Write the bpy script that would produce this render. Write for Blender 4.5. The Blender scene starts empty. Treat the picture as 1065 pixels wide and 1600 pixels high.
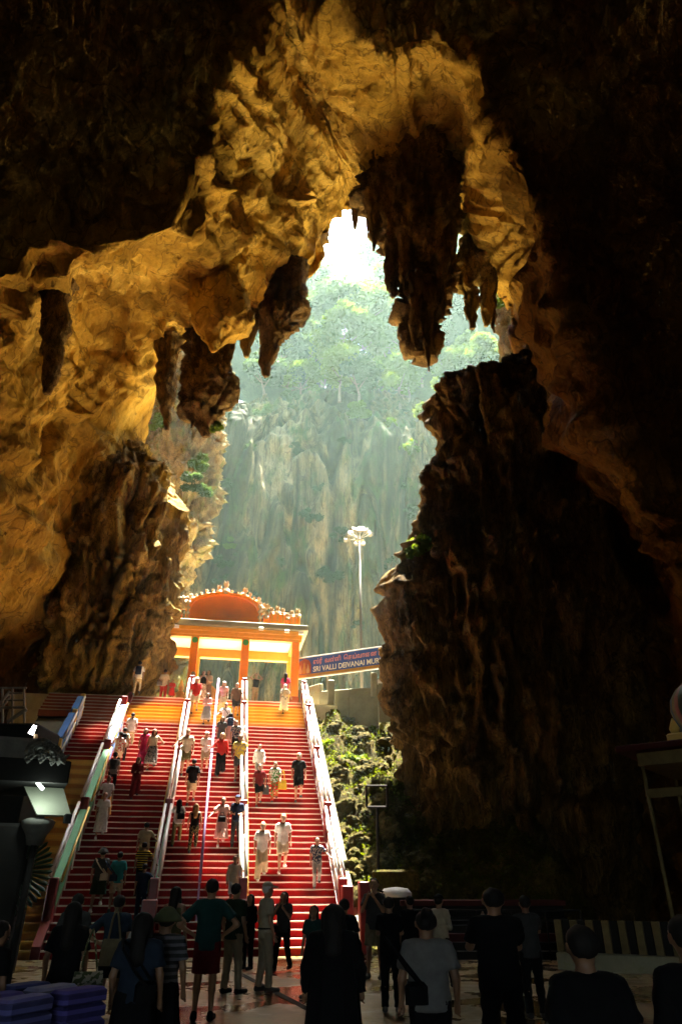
import bpy, math, random
import numpy as np
from mathutils import Vector, Matrix
random.seed(7)
SC = bpy.context.scene
COL = SC.collection
R = math.radians

# ------------------------------------------------------------------ camera, sky, sun, exposure
PITCH = R(28.8); CAM = np.array([0.0, 0.0, 1.7]); FPX = 1067.0
cd = bpy.data.cameras.new('camera'); cam = bpy.data.objects.new('camera', cd); COL.objects.link(cam)
cam.location = CAM; cam.rotation_euler = (R(90) + PITCH, 0, 0)
cd.sensor_fit = 'VERTICAL'; cd.sensor_height = 36; cd.lens = 24.0; cd.clip_start = 0.1; cd.clip_end = 1000
SC.camera = cam
SUN_EL, SUN_AZ = 74.0, 20.0            # azimuth clockwise from +Y (straight ahead)
W_ = bpy.data.worlds.new('World'); SC.world = W_; W_.use_nodes = True
nt = W_.node_tree; nt.nodes.clear()
sky = nt.nodes.new('ShaderNodeTexSky'); sky.sky_type = 'NISHITA'; sky.sun_disc = False
sky.sun_elevation = R(SUN_EL); sky.sun_rotation = R(SUN_AZ); sky.dust_density = 2.0
bg = nt.nodes.new('ShaderNodeBackground'); bg.inputs['Strength'].default_value = 0.10
wo = nt.nodes.new('ShaderNodeOutputWorld')
nt.links.new(sky.outputs[0], bg.inputs[0]); nt.links.new(bg.outputs[0], wo.inputs[0])
sd = bpy.data.lights.new('sun', 'SUN'); sd.energy = 5.0; sd.angle = R(0.5); sd.color = (1.0, 0.90, 0.74)
sun = bpy.data.objects.new('sun', sd); COL.objects.link(sun)
_a, _e = R(SUN_AZ), R(SUN_EL)
SUNV = Vector((math.sin(_a) * math.cos(_e), math.cos(_a) * math.cos(_e), math.sin(_e)))
sun.rotation_euler = SUNV.to_track_quat('Z', 'Y').to_euler(); sun.location = (10, 40, 105)
SC.view_settings.view_transform = 'Standard'; SC.view_settings.look = 'None'
SC.view_settings.exposure = 4.35; SC.view_settings.gamma = 1.0
SC.view_settings.use_curve_mapping = False
SC.render.engine = 'CYCLES'
cy = SC.cycles
cy.max_bounces = 9; cy.diffuse_bounces = 6; cy.glossy_bounces = 3; cy.transmission_bounces = 4
cy.volume_bounces = 0; cy.transparent_max_bounces = 8; cy.use_denoising = True
cy.sample_clamp_indirect = 8.0; cy.caustics_reflective = False; cy.caustics_refractive = False

# ------------------------------------------------------------------ helpers
cp, sp = math.cos(PITCH), math.sin(PITCH)
def ray(px, py):
    a = (px - 532.5) / FPX; b = (800 - py) / FPX
    return np.array([a, cp - b * sp, sp + b * cp])
def at(px, py, Y):
    r = ray(px, py); return CAM + r * (Y / r[1])
def ground(px, py, z=0.0):
    r = ray(px, py); return CAM + r * ((z - CAM[2]) / r[2])

_G = np.array([[1,1,0],[-1,1,0],[1,-1,0],[-1,-1,0],[1,0,1],[-1,0,1],[1,0,-1],[-1,0,-1],
               [0,1,1],[0,-1,1],[0,1,-1],[0,-1,-1],[1,1,0],[-1,1,0],[0,-1,1],[0,-1,-1]], np.float32)
def noise(P, seed=0):
    P = np.asarray(P, np.float32); I = np.floor(P).astype(np.int64); Fr = P - I
    U = Fr * Fr * Fr * (Fr * (Fr * 6 - 15) + 10)
    out = np.zeros(P.shape[:-1], np.float32)
    for dx in (0, 1):
        for dy in (0, 1):
            for dz in (0, 1):
                h = ((I[..., 0] + dx) * 374761393 + (I[..., 1] + dy) * 668265263 + (I[..., 2] + dz) * 2147483647 + seed * 1274126177) & 0xffffffff
                h = ((h ^ (h >> 13)) * 1274126177) & 0xffffffff
                h = (h ^ (h >> 16)) & 15
                g = _G[h]
                d = g[..., 0] * (Fr[..., 0] - dx) + g[..., 1] * (Fr[..., 1] - dy) + g[..., 2] * (Fr[..., 2] - dz)
                w = (U[..., 0] if dx else 1 - U[..., 0]) * (U[..., 1] if dy else 1 - U[..., 1]) * (U[..., 2] if dz else 1 - U[..., 2])
                out += d * w
    return out
def fbm(P, oct=4, seed=0, gain=0.5):
    a, s, o = 1.0, 1.0, 0
    for k in range(oct):
        o = o + a * noise(P * s + 17.3 * k, seed + k); a *= gain; s *= 2.03
    return o
def ridged(P, oct=3, seed=0):
    a, s, o = 1.0, 1.0, 0
    for k in range(oct):
        o = o + a * (1 - 2 * np.abs(noise(P * s + 9.1 * k, seed + k)) * 1.6); a *= 0.5; s *= 2.1
    return o

def mesh_from(name, V, F, mat=None, smooth=False):
    me = bpy.data.meshes.new(name)
    V = np.asarray(V, np.float32)
    if isinstance(F, np.ndarray):
        n, k = F.shape
        me.vertices.add(len(V)); me.vertices.foreach_set('co', V.ravel())
        me.loops.add(n * k); me.loops.foreach_set('vertex_index', F.ravel().astype(np.int32))
        me.polygons.add(n); me.polygons.foreach_set('loop_start', np.arange(0, n * k, k, dtype=np.int32))
        me.polygons.foreach_set('loop_total', np.full(n, k, np.int32))
        me.update(calc_edges=True)
    else:
        me.from_pydata([tuple(map(float, v)) for v in V], [], F); me.update()
    if smooth: me.polygons.foreach_set('use_smooth', np.ones(len(me.polygons), bool))
    if mat: me.materials.append(mat)
    return me
def link(name, me, parent=None):
    o = bpy.data.objects.new(name, me); COL.objects.link(o)
    if parent: o.parent = parent
    return o
def tag(o, label=None, cat=None, group=None, kind=None):
    if label: o['label'] = label
    if cat: o['category'] = cat
    if group: o['group'] = group
    if kind: o['kind'] = kind
    return o
def empty(name, loc=(0, 0, 0), rz=0.0, label=None, cat=None, group=None):
    o = bpy.data.objects.new(name, None); COL.objects.link(o)
    o.location = tuple(map(float, loc)); o.rotation_euler = (0, 0, rz); o.empty_display_size = 0.3
    return tag(o, label, cat, group)
class MB:
    def __init__(s): s.V = []; s.F = []
    def add(s, V, F):
        n = len(s.V); s.V += [tuple(map(float, v)) for v in V]; s.F += [tuple(int(i) + n for i in f) for f in F]; return s
    def box(s, c, d, rot=None):
        x, y, z = d[0] / 2, d[1] / 2, d[2] / 2
        V = [Vector((i * x, j * y, k * z)) for i in (-1, 1) for j in (-1, 1) for k in (-1, 1)]
        if rot is not None: V = [rot @ v for v in V]
        V = [v + Vector(c) for v in V]
        return s.add(V, [(0, 1, 3, 2), (4, 6, 7, 5), (0, 4, 5, 1), (2, 3, 7, 6), (0, 2, 6, 4), (1, 5, 7, 3)])
    def bbox(s, c, d, b=0.02):     # box with bevelled vertical and top edges
        x, y, z = d[0] / 2, d[1] / 2, d[2] / 2; V = []
        def ring(hx, hy, zz, k): return [(-hx + k, -hy, zz), (hx - k, -hy, zz), (hx, -hy + k, zz), (hx, hy - k, zz), (hx - k, hy, zz), (-hx + k, hy, zz), (-hx, hy - k, zz), (-hx, -hy + k, zz)]
        V = ring(x, y, -z, b) + ring(x, y, z - b, b) + ring(x - b, y - b, z, b)
        F = [tuple(range(7, -1, -1)), tuple(range(16, 24))]
        for q in (0, 8):
            for i in range(8): F.append((q + i, q + (i + 1) % 8, q + 8 + (i + 1) % 8, q + 8 + i))
        return s.add([(v[0] + c[0], v[1] + c[1], v[2] + c[2]) for v in V], F)
    def tube(s, a, b, r, r2=None, n=8, caps=True):
        a, b = Vector(a), Vector(b); r2 = r if r2 is None else r2
        d = (b - a).normalized(); q = d.to_track_quat('Z', 'Y')
        V = []
        for p, rr in ((a, r), (b, r2)):
            for i in range(n):
                t = 2 * math.pi * i / n; V.append(p + q @ Vector((math.cos(t) * rr, math.sin(t) * rr, 0)))
        F = [(i, (i + 1) % n, n + (i + 1) % n, n + i) for i in range(n)]
        if caps: F += [tuple(range(n - 1, -1, -1)), tuple(range(n, 2 * n))]
        return s.add(V, F)
    def path(s, pts, r, n=6):
        for a, b in zip(pts[:-1], pts[1:]): s.tube(a, b, r, n=n)
        return s
    def lathe(s, prof, c=(0, 0, 0), n=16):
        V = []; F = []
        for r, z in prof:
            for i in range(n):
                t = 2 * math.pi * i / n; V.append((c[0] + r * math.cos(t), c[1] + r * math.sin(t), c[2] + z))
        m = len(prof)
        for k in range(m - 1):
            for i in range(n): F.append((k * n + i, k * n + (i + 1) % n, (k + 1) * n + (i + 1) % n, (k + 1) * n + i))
        F += [tuple(range(n - 1, -1, -1)), tuple(range((m - 1) * n, m * n))]
        return s.add(V, F)
    def prism(s, poly, y0, y1):    # polygon in xz extruded along y
        n = len(poly)
        V = [(x, y0, z) for x, z in poly] + [(x, y1, z) for x, z in poly]
        F = [tuple(range(n)), tuple(range(2 * n - 1, n - 1, -1))] + [(i, n + i, n + (i + 1) % n, (i + 1) % n) for i in range(n)]
        return s.add(V, F)
    def build(s, name, mat, parent=None, smooth=False):
        return link(name, mesh_from(name, s.V, s.F, mat, smooth), parent)

# ------------------------------------------------------------------ materials
def hexlin(r, g, b): return (r, g, b, 1.0)
class NB:
    def __init__(s, name):
        s.m = bpy.data.materials.new(name); s.m.use_nodes = True; s.t = s.m.node_tree
        s.b = s.t.nodes['Principled BSDF']; s.tc = s.n('ShaderNodeTexCoord')
    def n(s, t): return s.t.nodes.new(t)
    def l(s, a, b): s.t.links.new(a, b)
    def map(s, scale, out='Object'):
        m = s.n('ShaderNodeMapping'); m.inputs['Scale'].default_value = scale; s.l(s.tc.outputs[out], m.inputs[0]); return m.outputs[0]
    def noise(s, vec, scale=1, detail=5, rough=.6, dist=0):
        n = s.n('ShaderNodeTexNoise'); n.inputs['Scale'].default_value = scale; n.inputs['Detail'].default_value = detail
        n.inputs['Roughness'].default_value = rough; n.inputs['Distortion'].default_value = dist
        if vec: s.l(vec, n.inputs['Vector'])
        return n.outputs['Fac']
    def ramp(s, fac, stops):
        r = s.n('ShaderNodeValToRGB'); e = r.color_ramp.elements
        while len(e) < len(stops): e.new(.5)
        for q, (p, c) in zip(e, stops): q.position = p; q.color = (*c[:3], 1)
        s.l(fac, r.inputs[0]); return r.outputs[0]
    def mix(s, fac, a, b, mode='MIX'):
        m = s.n('ShaderNodeMix'); m.data_type = 'RGBA'; m.blend_type = mode
        for v, k in ((fac, 0), (a, 6), (b, 7)):
            if hasattr(v, 'is_output'): s.l(v, m.inputs[k])
            else: m.inputs[k].default_value = v if k == 0 else (*v[:3], 1)
        return m.outputs[2]
    def bump(s, h, strength=.5, dist=.05, prev=None):
        b = s.n('ShaderNodeBump'); b.inputs['Strength'].default_value = strength; b.inputs['Distance'].default_value = dist
        s.l(h, b.inputs['Height'])
        if prev: s.l(prev, b.inputs['Normal'])
        return b.outputs[0]
    def col(s, c):
        if hasattr(c, 'is_output'): s.l(c, s.b.inputs['Base Color'])
        else: s.b.inputs['Base Color'].default_value = (*c[:3], 1)
    def rough(s, v):
        if hasattr(v, 'is_output'): s.l(v, s.b.inputs['Roughness'])
        else: s.b.inputs['Roughness'].default_value = v
    def nrm(s, o): s.l(o, s.b.inputs['Normal'])

def rock_mat(name, light, mid, dark, streak=.35, scale=.25, stain=.5, moss=None, bump=.6, rough=.85, shade_paint=False, soft=.85):
    k = NB(name)
    v = k.map((1, 1, streak))
    big = k.noise(v, scale, 6, .6, .4)
    c = k.ramp(big, [(.30, dark), (.46, mid), (.62, light), (.8, tuple(min(1, x * 1.12) for x in light))])
    fine = k.noise(k.map((1, 1, streak * .7)), scale * 9, 6, .65, .2)
    c = k.mix(soft, c, k.ramp(fine, [(.25, (.35, .33, .3)), (.5, (.95, .95, .95)), (.75, (1.3, 1.25, 1.15))]), 'MULTIPLY')
    st = k.noise(k.map((1, 1, .12)), scale * 3.3, 4, .55)
    c = k.mix(k.ramp(st, [(.50, (0, 0, 0)), (.66, (stain,) * 3)]), c, tuple(x * .28 for x in mid))
    if moss:
        ms = k.noise(k.map((1, 1, .4)), scale * 2.1, 6, .7)
        c = k.mix(k.ramp(ms, [(.5, (0, 0, 0)), (.64, (moss[3],) * 3)]), c, moss[:3])
    grit = k.noise(k.map((1, 1, max(streak, .3))), max(scale * 45, 5), 4, .7, .3)
    c = k.mix(soft, c, k.ramp(grit, [(.28, (.38, .35, .32)), (.5, (1, 1, 1)), (.72, (1.35, 1.3, 1.2))]), 'MULTIPLY')
    pit = k.noise(k.map((1, 1, max(streak, .5))), scale * 14, 3, .5, .8)
    c = k.mix(k.ramp(pit, [(.69, (0, 0, 0)), (.74, (.75,) * 3)]), c, tuple(x * .35 for x in dark))
    vn = k.n('ShaderNodeTexNoise'); vn.inputs['Scale'].default_value = scale * 5; vn.inputs['Detail'].default_value = 3; vn.inputs['Distortion'].default_value = .6; k.l(k.map((1, 1, streak)), vn.inputs['Vector'])
    c = k.mix(k.ramp(vn.outputs['Fac'], [(.475, (0, 0, 0)), (.495, (.6,) * 3), (.505, (.6,) * 3), (.525, (0, 0, 0))]), c, tuple(x * .5 for x in dark))
    if shade_paint:
        at_ = k.n('ShaderNodeAttribute'); at_.attribute_name = 'shade_paint'
        c = k.mix(at_.outputs['Fac'], c, k.mix(1.0, c, (.24, .17, .14), 'MULTIPLY'))  # painted shade: rock colour darkened where the attribute is high
    k.col(c); k.rough(rough); k.b.inputs['Specular IOR Level'].default_value = .08
    b1 = k.bump(fine, bump, .35); b2 = k.bump(grit, bump, .12, b1); b3 = k.bump(pit, -.5 * 0 + .6, .2, b2); k.nrm(b2)
    return k.m
def paint(name, c, rough=.5, var=.25, wear=None, scale=3, metal=0.0, bump=.15):
    k = NB(name); n = k.noise(k.tc.outputs['Object'], scale, 5, .65)
    lo = tuple(x * (1 - var) for x in c); hi = tuple(min(1, x * (1 + var)) for x in c)
    cc = k.ramp(n, [(.3, lo), (.7, hi)])
    if wear:
        w = k.noise(k.tc.outputs['Object'], scale * 4, 6, .7)
        cc = k.mix(k.ramp(w, [(.58, (0, 0, 0)), (.68, (wear[3],) * 3)]), cc, wear[:3])
    k.col(cc); k.rough(rough); k.b.inputs['Metallic'].default_value = metal
    k.b.inputs['Specular IOR Level'].default_value = .2 if rough > .6 else .5
    k.nrm(k.bump(k.noise(k.tc.outputs['Object'], scale * 12, 4, .6), bump, .01))
    return k.m
_cloth = {}
def cloth(c, kind='plain', c2=None):
    key = (c, kind, c2)
    if key in _cloth: return _cloth[key]
    k = NB('fabric'); o = k.tc.outputs['Object']
    n = k.noise(o, 9, 4, .6)
    base = k.ramp(n, [(.3, tuple(x * .82 for x in c)), (.7, tuple(min(1, x * 1.12) for x in c))])
    if kind == 'print':
        p = k.noise(o, 16, 2, .5, .6); base = k.mix(k.ramp(p, [(.50, (0, 0, 0)), (.54, (1, 1, 1))]), base, c2)
    if kind == 'stripe':
        w = k.n('ShaderNodeTexWave'); w.bands_direction = 'Z'; w.inputs['Scale'].default_value = 4.2; w.inputs['Distortion'].default_value = .4
        k.l(o, w.inputs[0]); base = k.mix(k.ramp(w.outputs['Fac'], [(.55, (0, 0, 0)), (.62, (1, 1, 1))]), base, c2)
    k.col(base); k.rough(.9); k.b.inputs['Specular IOR Level'].default_value = .15
    k.nrm(k.bump(k.noise(k.map((1, 1, .5)), 14, 4, .6), .35, .03))
    _cloth[key] = k.m
    return k.m
def simple(name, c, rough=.6, metal=0, emit=None, es=0):
    k = NB(name); n = k.noise(k.tc.outputs['Object'], 12, 3)
    k.col(k.ramp(n, [(.3, tuple(x * .85 for x in c)), (.7, tuple(min(1, x * 1.1) for x in c))])); k.rough(rough); k.b.inputs['Metallic'].default_value = metal
    if emit: k.b.inputs['Emission Color'].default_value = (*emit, 1); k.b.inputs['Emission Strength'].default_value = es
    return k.m

M = {}
M['cave'] = rock_mat('cave_limestone', (.76, .505, .105), (.62, .375, .056), (.27, .155, .03), .6, .16, .6, bump=1.0, shade_paint=True, soft=.4)
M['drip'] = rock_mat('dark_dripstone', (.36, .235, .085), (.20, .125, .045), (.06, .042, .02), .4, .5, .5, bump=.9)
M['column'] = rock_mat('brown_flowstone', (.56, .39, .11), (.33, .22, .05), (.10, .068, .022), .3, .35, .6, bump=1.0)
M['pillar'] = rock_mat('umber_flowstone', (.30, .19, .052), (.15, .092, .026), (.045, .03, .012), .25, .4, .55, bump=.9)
M['cliff'] = rock_mat('pale_streaked_cliff', (.23, .185, .085), (.054, .052, .021), (.007, .012, .006), .07, .17, .85, moss=(.028, .062, .009, .9), bump=1.0)
M['hill'] = rock_mat('wooded_slope', (.035, .05, .02), (.02, .035, .012), (.012, .02, .008), .6, .3, .3)
M['butt'] = rock_mat('mossy_pale_rock', (.40, .31, .14), (.26, .19, .08), (.08, .065, .025), .3, .4, .4, moss=(.10, .14, .03, .8), bump=.8)
M['rubble'] = rock_mat('mossy_rubble', (.14, .108, .028), (.085, .070, .013), (.03, .025, .007), .9, .9, .2, moss=(.075, .09, .004, .95), bump=.9)
M['red'] = paint('red_step_paint', (.20, .0010, .0016), .7, .28, (.075, .012, .008, .75), 1.7)
M['gold'] = paint('gold_step_paint', (.42, .20, .012), .45, .2, (.45, .15, .02, .5), 2.2)
M['rust'] = paint('rust_step_paint', (.28, .05, .008), .5, .25, None, 2.2)
M['tan'] = paint('tan_step_tile', (.62, .44, .12), .5, .25, (.4, .2, .07, .6), 1.4)
M['tanb'] = paint('brown_step_tile', (.36, .19, .05), .5, .25, None, 1.4)
M['nose'] = paint('white_nosing_paint', (.52, .44, .36), .5, .12, (.25, .03, .02, .6), 2.5)
M['noseg'] = paint('yellow_nosing_paint', (.5, .36, .11), .5, .15, (.5, .2, .04, .6), 2.5)
M['white'] = paint('white_rail_paint', (.58, .57, .54), .4, .08, (.35, .28, .22, .4), 3)
M['postred'] = paint('red_post_paint', (.15, .005, .004), .45, .15)
M['green'] = paint('green_rail_paint', (.06, .28, .13), .45, .15)
M['blue'] = paint('blue_rail_paint', (.05, .17, .42), .45, .12)
M['yellow'] = paint('yellow_rail_paint', (.70, .52, .12), .45, .12)
M['violet'] = paint('violet_rail_paint', (.36, .26, .5), .4, .1)
M['orange'] = paint('orange_gate_paint', (.90, .25, .004), .6, .12, (.5, .12, .01, .35), 1.2)
M['amber'] = paint('amber_gate_paint', (.66, .30, .018), .6, .1)
M['cream'] = paint('cream_soffit_paint', (.66, .58, .42), .6, .05)
M['statue'] = paint('ochre_carving', (.44, .30, .13), .6, .25)
M['leafsign'] = paint('green_badge', (.05, .30, .06), .5, .1)
M['concrete'] = paint('stained_concrete', (.22, .21, .14), .8, .3, (.16, .18, .07, .7), .9)
M['steel'] = paint('galvanised_steel', (.28, .26, .2), .45, .2, None, 2, .4)
M['dark'] = paint('dark_iron', (.014, .013, .012), .85, .3)
M['lampwhite'] = paint('lamp_casing', (.75, .74, .7), .35, .1)
M['black'] = paint('black_timber', (.012, .011, .010), .9, .3)
M['carve'] = paint('weathered_carving', (.12, .12, .105), .7, .4)
M['panel'] = paint('pale_plaster', (.22, .235, .18), .6, .08)

# ------------------------------------------------------------------ setting: ground, platform, haze
def wet_floor():
    k = NB('wet_plaza_concrete'); o = k.tc.outputs['Object']
    n = k.noise(o, .8, 6, .65); n2 = k.noise(o, 9, 5, .7)
    c = k.ramp(n, [(.3, (.07, .048, .016)), (.55, (.14, .096, .033)), (.75, (.2, .14, .05))])
    c = k.mix(.5, c, k.ramp(n2, [(.3, (.5, .5, .5)), (.7, (1.15, 1.15, 1.15))]), 'MULTIPLY')
    k.col(c); k.rough(k.ramp(k.noise(o, .55, 5, .6), [(.40, (.13,) * 3), (.56, (.5,) * 3)]))
    k.nrm(k.bump(n2, .25, .02)); return k.m
M['floor'] = wet_floor()
fl = MB(); fl.add([(-160, -60, 0), (160, -60, 0), (160, 200, 0), (-160, 200, 0)], [(0, 1, 2, 3)])
tag(fl.build('plaza_floor', M['floor']), kind='structure')
STEP_T, STEP_R, NST = 0.256, 0.206, 48
SA = R(10); SO = np.array([0.3, 23.2, 0.0])
SU = np.array([math.cos(SA), math.sin(SA), 0]); SW = np.array([-math.sin(SA), math.cos(SA), 0])
def st(U, W, z=0.0): return SO + SU * U + SW * W + np.array([0, 0, z])
def stair_hit(px, py, h=0.1):
    r = ray(px, py); n = np.array([0, 0, 1.0]) - STEP_R / STEP_T * SW
    d = ((SO + [0, 0, h] - CAM) @ n) / (r @ n); P = CAM + d * r - SO
    return float(P @ SU), float(P @ SW)
TOPW = NST * STEP_T; TOPZ = NST * STEP_R
pf = MB()
pf.prism([(-26, -0.5), (38, -0.5), (38, TOPZ), (-26, TOPZ)], TOPW + .004, TOPW + 75)
M['terrace'] = paint('pale_bounce_terrace', (.60, .52, .34), .85, .15)  # terrace colour raised to bounce extra light onto arch and cliff
po = pf.build('upper_terrace', M['terrace']); po.location = SO; po.rotation_euler = (0, 0, SA); tag(po, kind='structure')

hz = MB(); hz.box((0, 46, 79), (170, 170, 160.4))
hm = bpy.data.materials.new('haze_air'); hm.use_nodes = True; t = hm.node_tree; t.nodes.clear()
pv = t.nodes.new('ShaderNodeVolumePrincipled'); pv.inputs['Color'].default_value = (.64, .95, .87, 1); pv.inputs['Density'].default_value = .0005
pv.inputs['Anisotropy'].default_value = .5
ho = t.nodes.new('ShaderNodeOutputMaterial'); t.links.new(pv.outputs[0], ho.inputs['Volume'])
tag(hz.build('haze', hm), kind='stuff')

# ------------------------------------------------------------------ cave shell (loft from arch lip to the dark near dome)
def catmull(P, n, axis=0):
    P = np.moveaxis(np.asarray(P, float), axis, 0); m = len(P)
    if np.isscalar(n): T = np.linspace(0, m - 1, n)
    else: T = np.asarray(n, float)
    i = np.clip(np.floor(T).astype(int), 0, m - 2); u = (T - i).reshape((-1,) + (1,) * (P.ndim - 1))
    p0, p1, p2, p3 = P[np.maximum(i - 1, 0)], P[i], P[i + 1], P[np.minimum(i + 2, m - 1)]
    o = .5 * (2 * p1 + (p2 - p0) * u + (2 * p0 - 5 * p1 + 4 * p2 - p3) * u * u + (3 * p1 - p0 - 3 * p2 + p3) * u ** 3)
    return np.moveaxis(o, 0, axis)
STN = [  # lip pixel (px,py,Y)   ridge pixel (px,py,Y)
    (100, 1230, 37, -200, 1400, 20), (130, 1090, 37, -190, 1180, 20), (150, 960, 37, -180, 980, 20), (175, 840, 37, -150, 780, 20),
    (205, 715, 36.5, -110, 600, 20), (236, 610, 35, -60, 480, 20), (285, 537, 34, 0, 440, 20), (345, 540, 33, 150, 388, 20),
    (388, 490, 33, 285, 345, 21), (432, 448, 33, 322, 240, 21), (470, 405, 33, 348, 140, 21), (500, 355, 33, 396, 85, 21),
    (540, 318, 33, 405, -30, 21), (585, 318, 33, 500, 5, 21), (640, 325, 33, 590, 75, 21), (700, 325, 33, 665, 60, 21),
    (735, 345, 33, 735, 110, 21), (775, 440, 33, 775, 205, 21), (802, 480, 33, 835, 335, 21), (815, 580, 33, 900, 560, 22),
    (860, 700, 33, 965, 745, 23), (890, 900, 33, 1060, 880, 23), (910, 1100, 33, 1130, 1080, 22), (920, 1300, 33, 1180, 1300, 21), (925, 1420, 33, 1220, 1430, 20)]
rows = []
cen = np.array([0, 0, 17.0]); nS = len(STN)
for i, (bx, by, bY, fx, fy, fY) in enumerate(STN):
    B = at(bx, by, bY); Fp = at(fx, fy, fY)
    out = B - np.array([0.0, B[1], 14.0]); out /= np.linalg.norm(out)
    lean = np.interp(bx, [100, 400, 560, 620, 680, 930], [5, 11, 11, 5, 2.2, 0]); b0 = B + out * 20 + np.array([0, lean, 0]); b1 = B + out * 2.2 + np.array([0, .5, 0])  # lean: unseen overhang added above the lip to shade the lower-left stairs
    Mi = B * .5 + Fp * .5; Mi = Mi + out * 1.2; Mi = Mi + np.array([-4.5, 0, 0]) * max(0, 1 - i / 2.6)
    ang = math.atan2(Fp[2] - 12, Fp[0] * 1.15)
    ox, oz = math.cos(ang), math.sin(ang)
    f2 = Fp + np.array([ox * 5, .6, oz * 6]); f2b = Fp + np.array([ox * 11, -3, oz * 11])
    n1 = np.array([ox * 30, 9, max(-2, 12 + oz * 58)]); n2 = np.array([ox * 30, -10, max(-2, 12 + oz * 52)])
    n3 = np.array([ox * 20, -24, max(-2, 10 + oz * 36)]); n4 = np.array([ox * 2, -29, 9 + oz * 4])
    q = np.stack([b0, b1, B, Mi, Fp, f2, f2b, n1, n2, n3, n4])
    q[:, 2] = np.maximum(q[:, 2], -2.0); rows.append(q)
G = np.stack(rows)                                       # stations x rows x 3
NT = 1000
G = catmull(G, NT, 0)
Ts = np.concatenate([np.linspace(0, 2, 60, endpoint=False), np.linspace(2, 4, 430, endpoint=False), np.linspace(4, 6, 90, endpoint=False), np.linspace(6, 10, 70)])
G = catmull(G, Ts, 1)
def grid_normals(G):
    du = np.gradient(G, axis=0); dv = np.gradient(G, axis=1); n = np.cross(du, dv)
    return n / np.maximum(np.linalg.norm(n, axis=-1, keepdims=True), 1e-6)
Nn = grid_normals(G)
inward = np.sum(Nn * (np.array([0, 26, 14.0]) - G), -1).mean()
if inward < 0: Nn = -Nn
def rock_disp(P, amp=1.0, seed=0):
    Wp = P + .7 * np.stack([noise(P / 6, seed + 50), noise(P / 6 + 31, seed + 51), noise(P / 6 + 77, seed + 52)], -1)
    d = 2.0 * fbm(Wp / 8.5, 2, seed) + .7 * ridged(Wp / np.array([4.5, 4.5, 8.0]), 2, seed + 9) * .55
    d += .26 * ridged(Wp / np.array([1.9, 1.9, 3.8]), 2, seed + 19) * .5
    pit = noise(Wp / 1.6, seed + 23); d -= .5 * np.clip(pit - .28, 0, 1) * 2.2
    cr = noise(Wp / np.array([3.4, 3.4, 6.0]), seed + 41); d += .65 * np.exp(-(cr / .05) ** 2) * np.clip(noise(P / 5, seed + 43) * 3 + .3, 0, 1)
    d += .15 * ridged(P / np.array([.8, .8, 1.5]), 2, seed + 29) * .5 + .10 * fbm(P / np.array([.42, .42, .7]), 3, seed + 33)
    return d * amp
lipw = np.clip(np.abs(Ts - 2.0) / .55, .35, 1.0)[None, :]
tq = np.linspace(0, nS - 1, NT)[:, None] + 0 * Ts[None]; sq = Ts[None] + 0 * tq
fq = np.stack([tq * 4.0 / 2.1 + 1.4 * noise(G / 7, 301), sq * 1.35, 0 * tq + 4.0], -1); fq2 = fq * np.array([2.6, 1.6, 1])
drape = .85 * ridged(fq, 1, 303) * .5 + .22 * ridged(fq2, 1, 305) * .5        # drapery folds running down towards the lip
G2 = G + Nn * ((rock_disp(G, 1.0, 3) - drape) * lipw)[..., None]
def grid_faces(a, b, closed=False):
    I = np.arange(a * b).reshape(a, b)
    if closed: I = np.concatenate([I, I[:1]], 0)
    return np.stack([I[:-1, :-1], I[1:, :-1], I[1:, 1:], I[:-1, 1:]], -1).reshape(-1, 4)
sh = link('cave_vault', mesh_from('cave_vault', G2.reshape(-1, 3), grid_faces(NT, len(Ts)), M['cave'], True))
tg = np.linspace(0, nS - 1, NT)[:, None]; shade_w = np.maximum(np.maximum(np.clip((tg - 16.3) / 2.2, 0, 1), np.clip((2.3 - tg) / .7, 0, .85)), np.clip((Ts[None, :] - 4.6) / 1.6, 0, 1)) + .35 * fbm(G / 5, 2, 61)  # shade painted into near dome, right wall and lower-left recess
shade_a = sh.data.attributes.new('shade_paint', 'FLOAT', 'POINT'); shade_a.data.foreach_set('value', np.clip(shade_w, 0, 1).astype(np.float32).ravel())
tag(sh, kind='structure')

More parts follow.
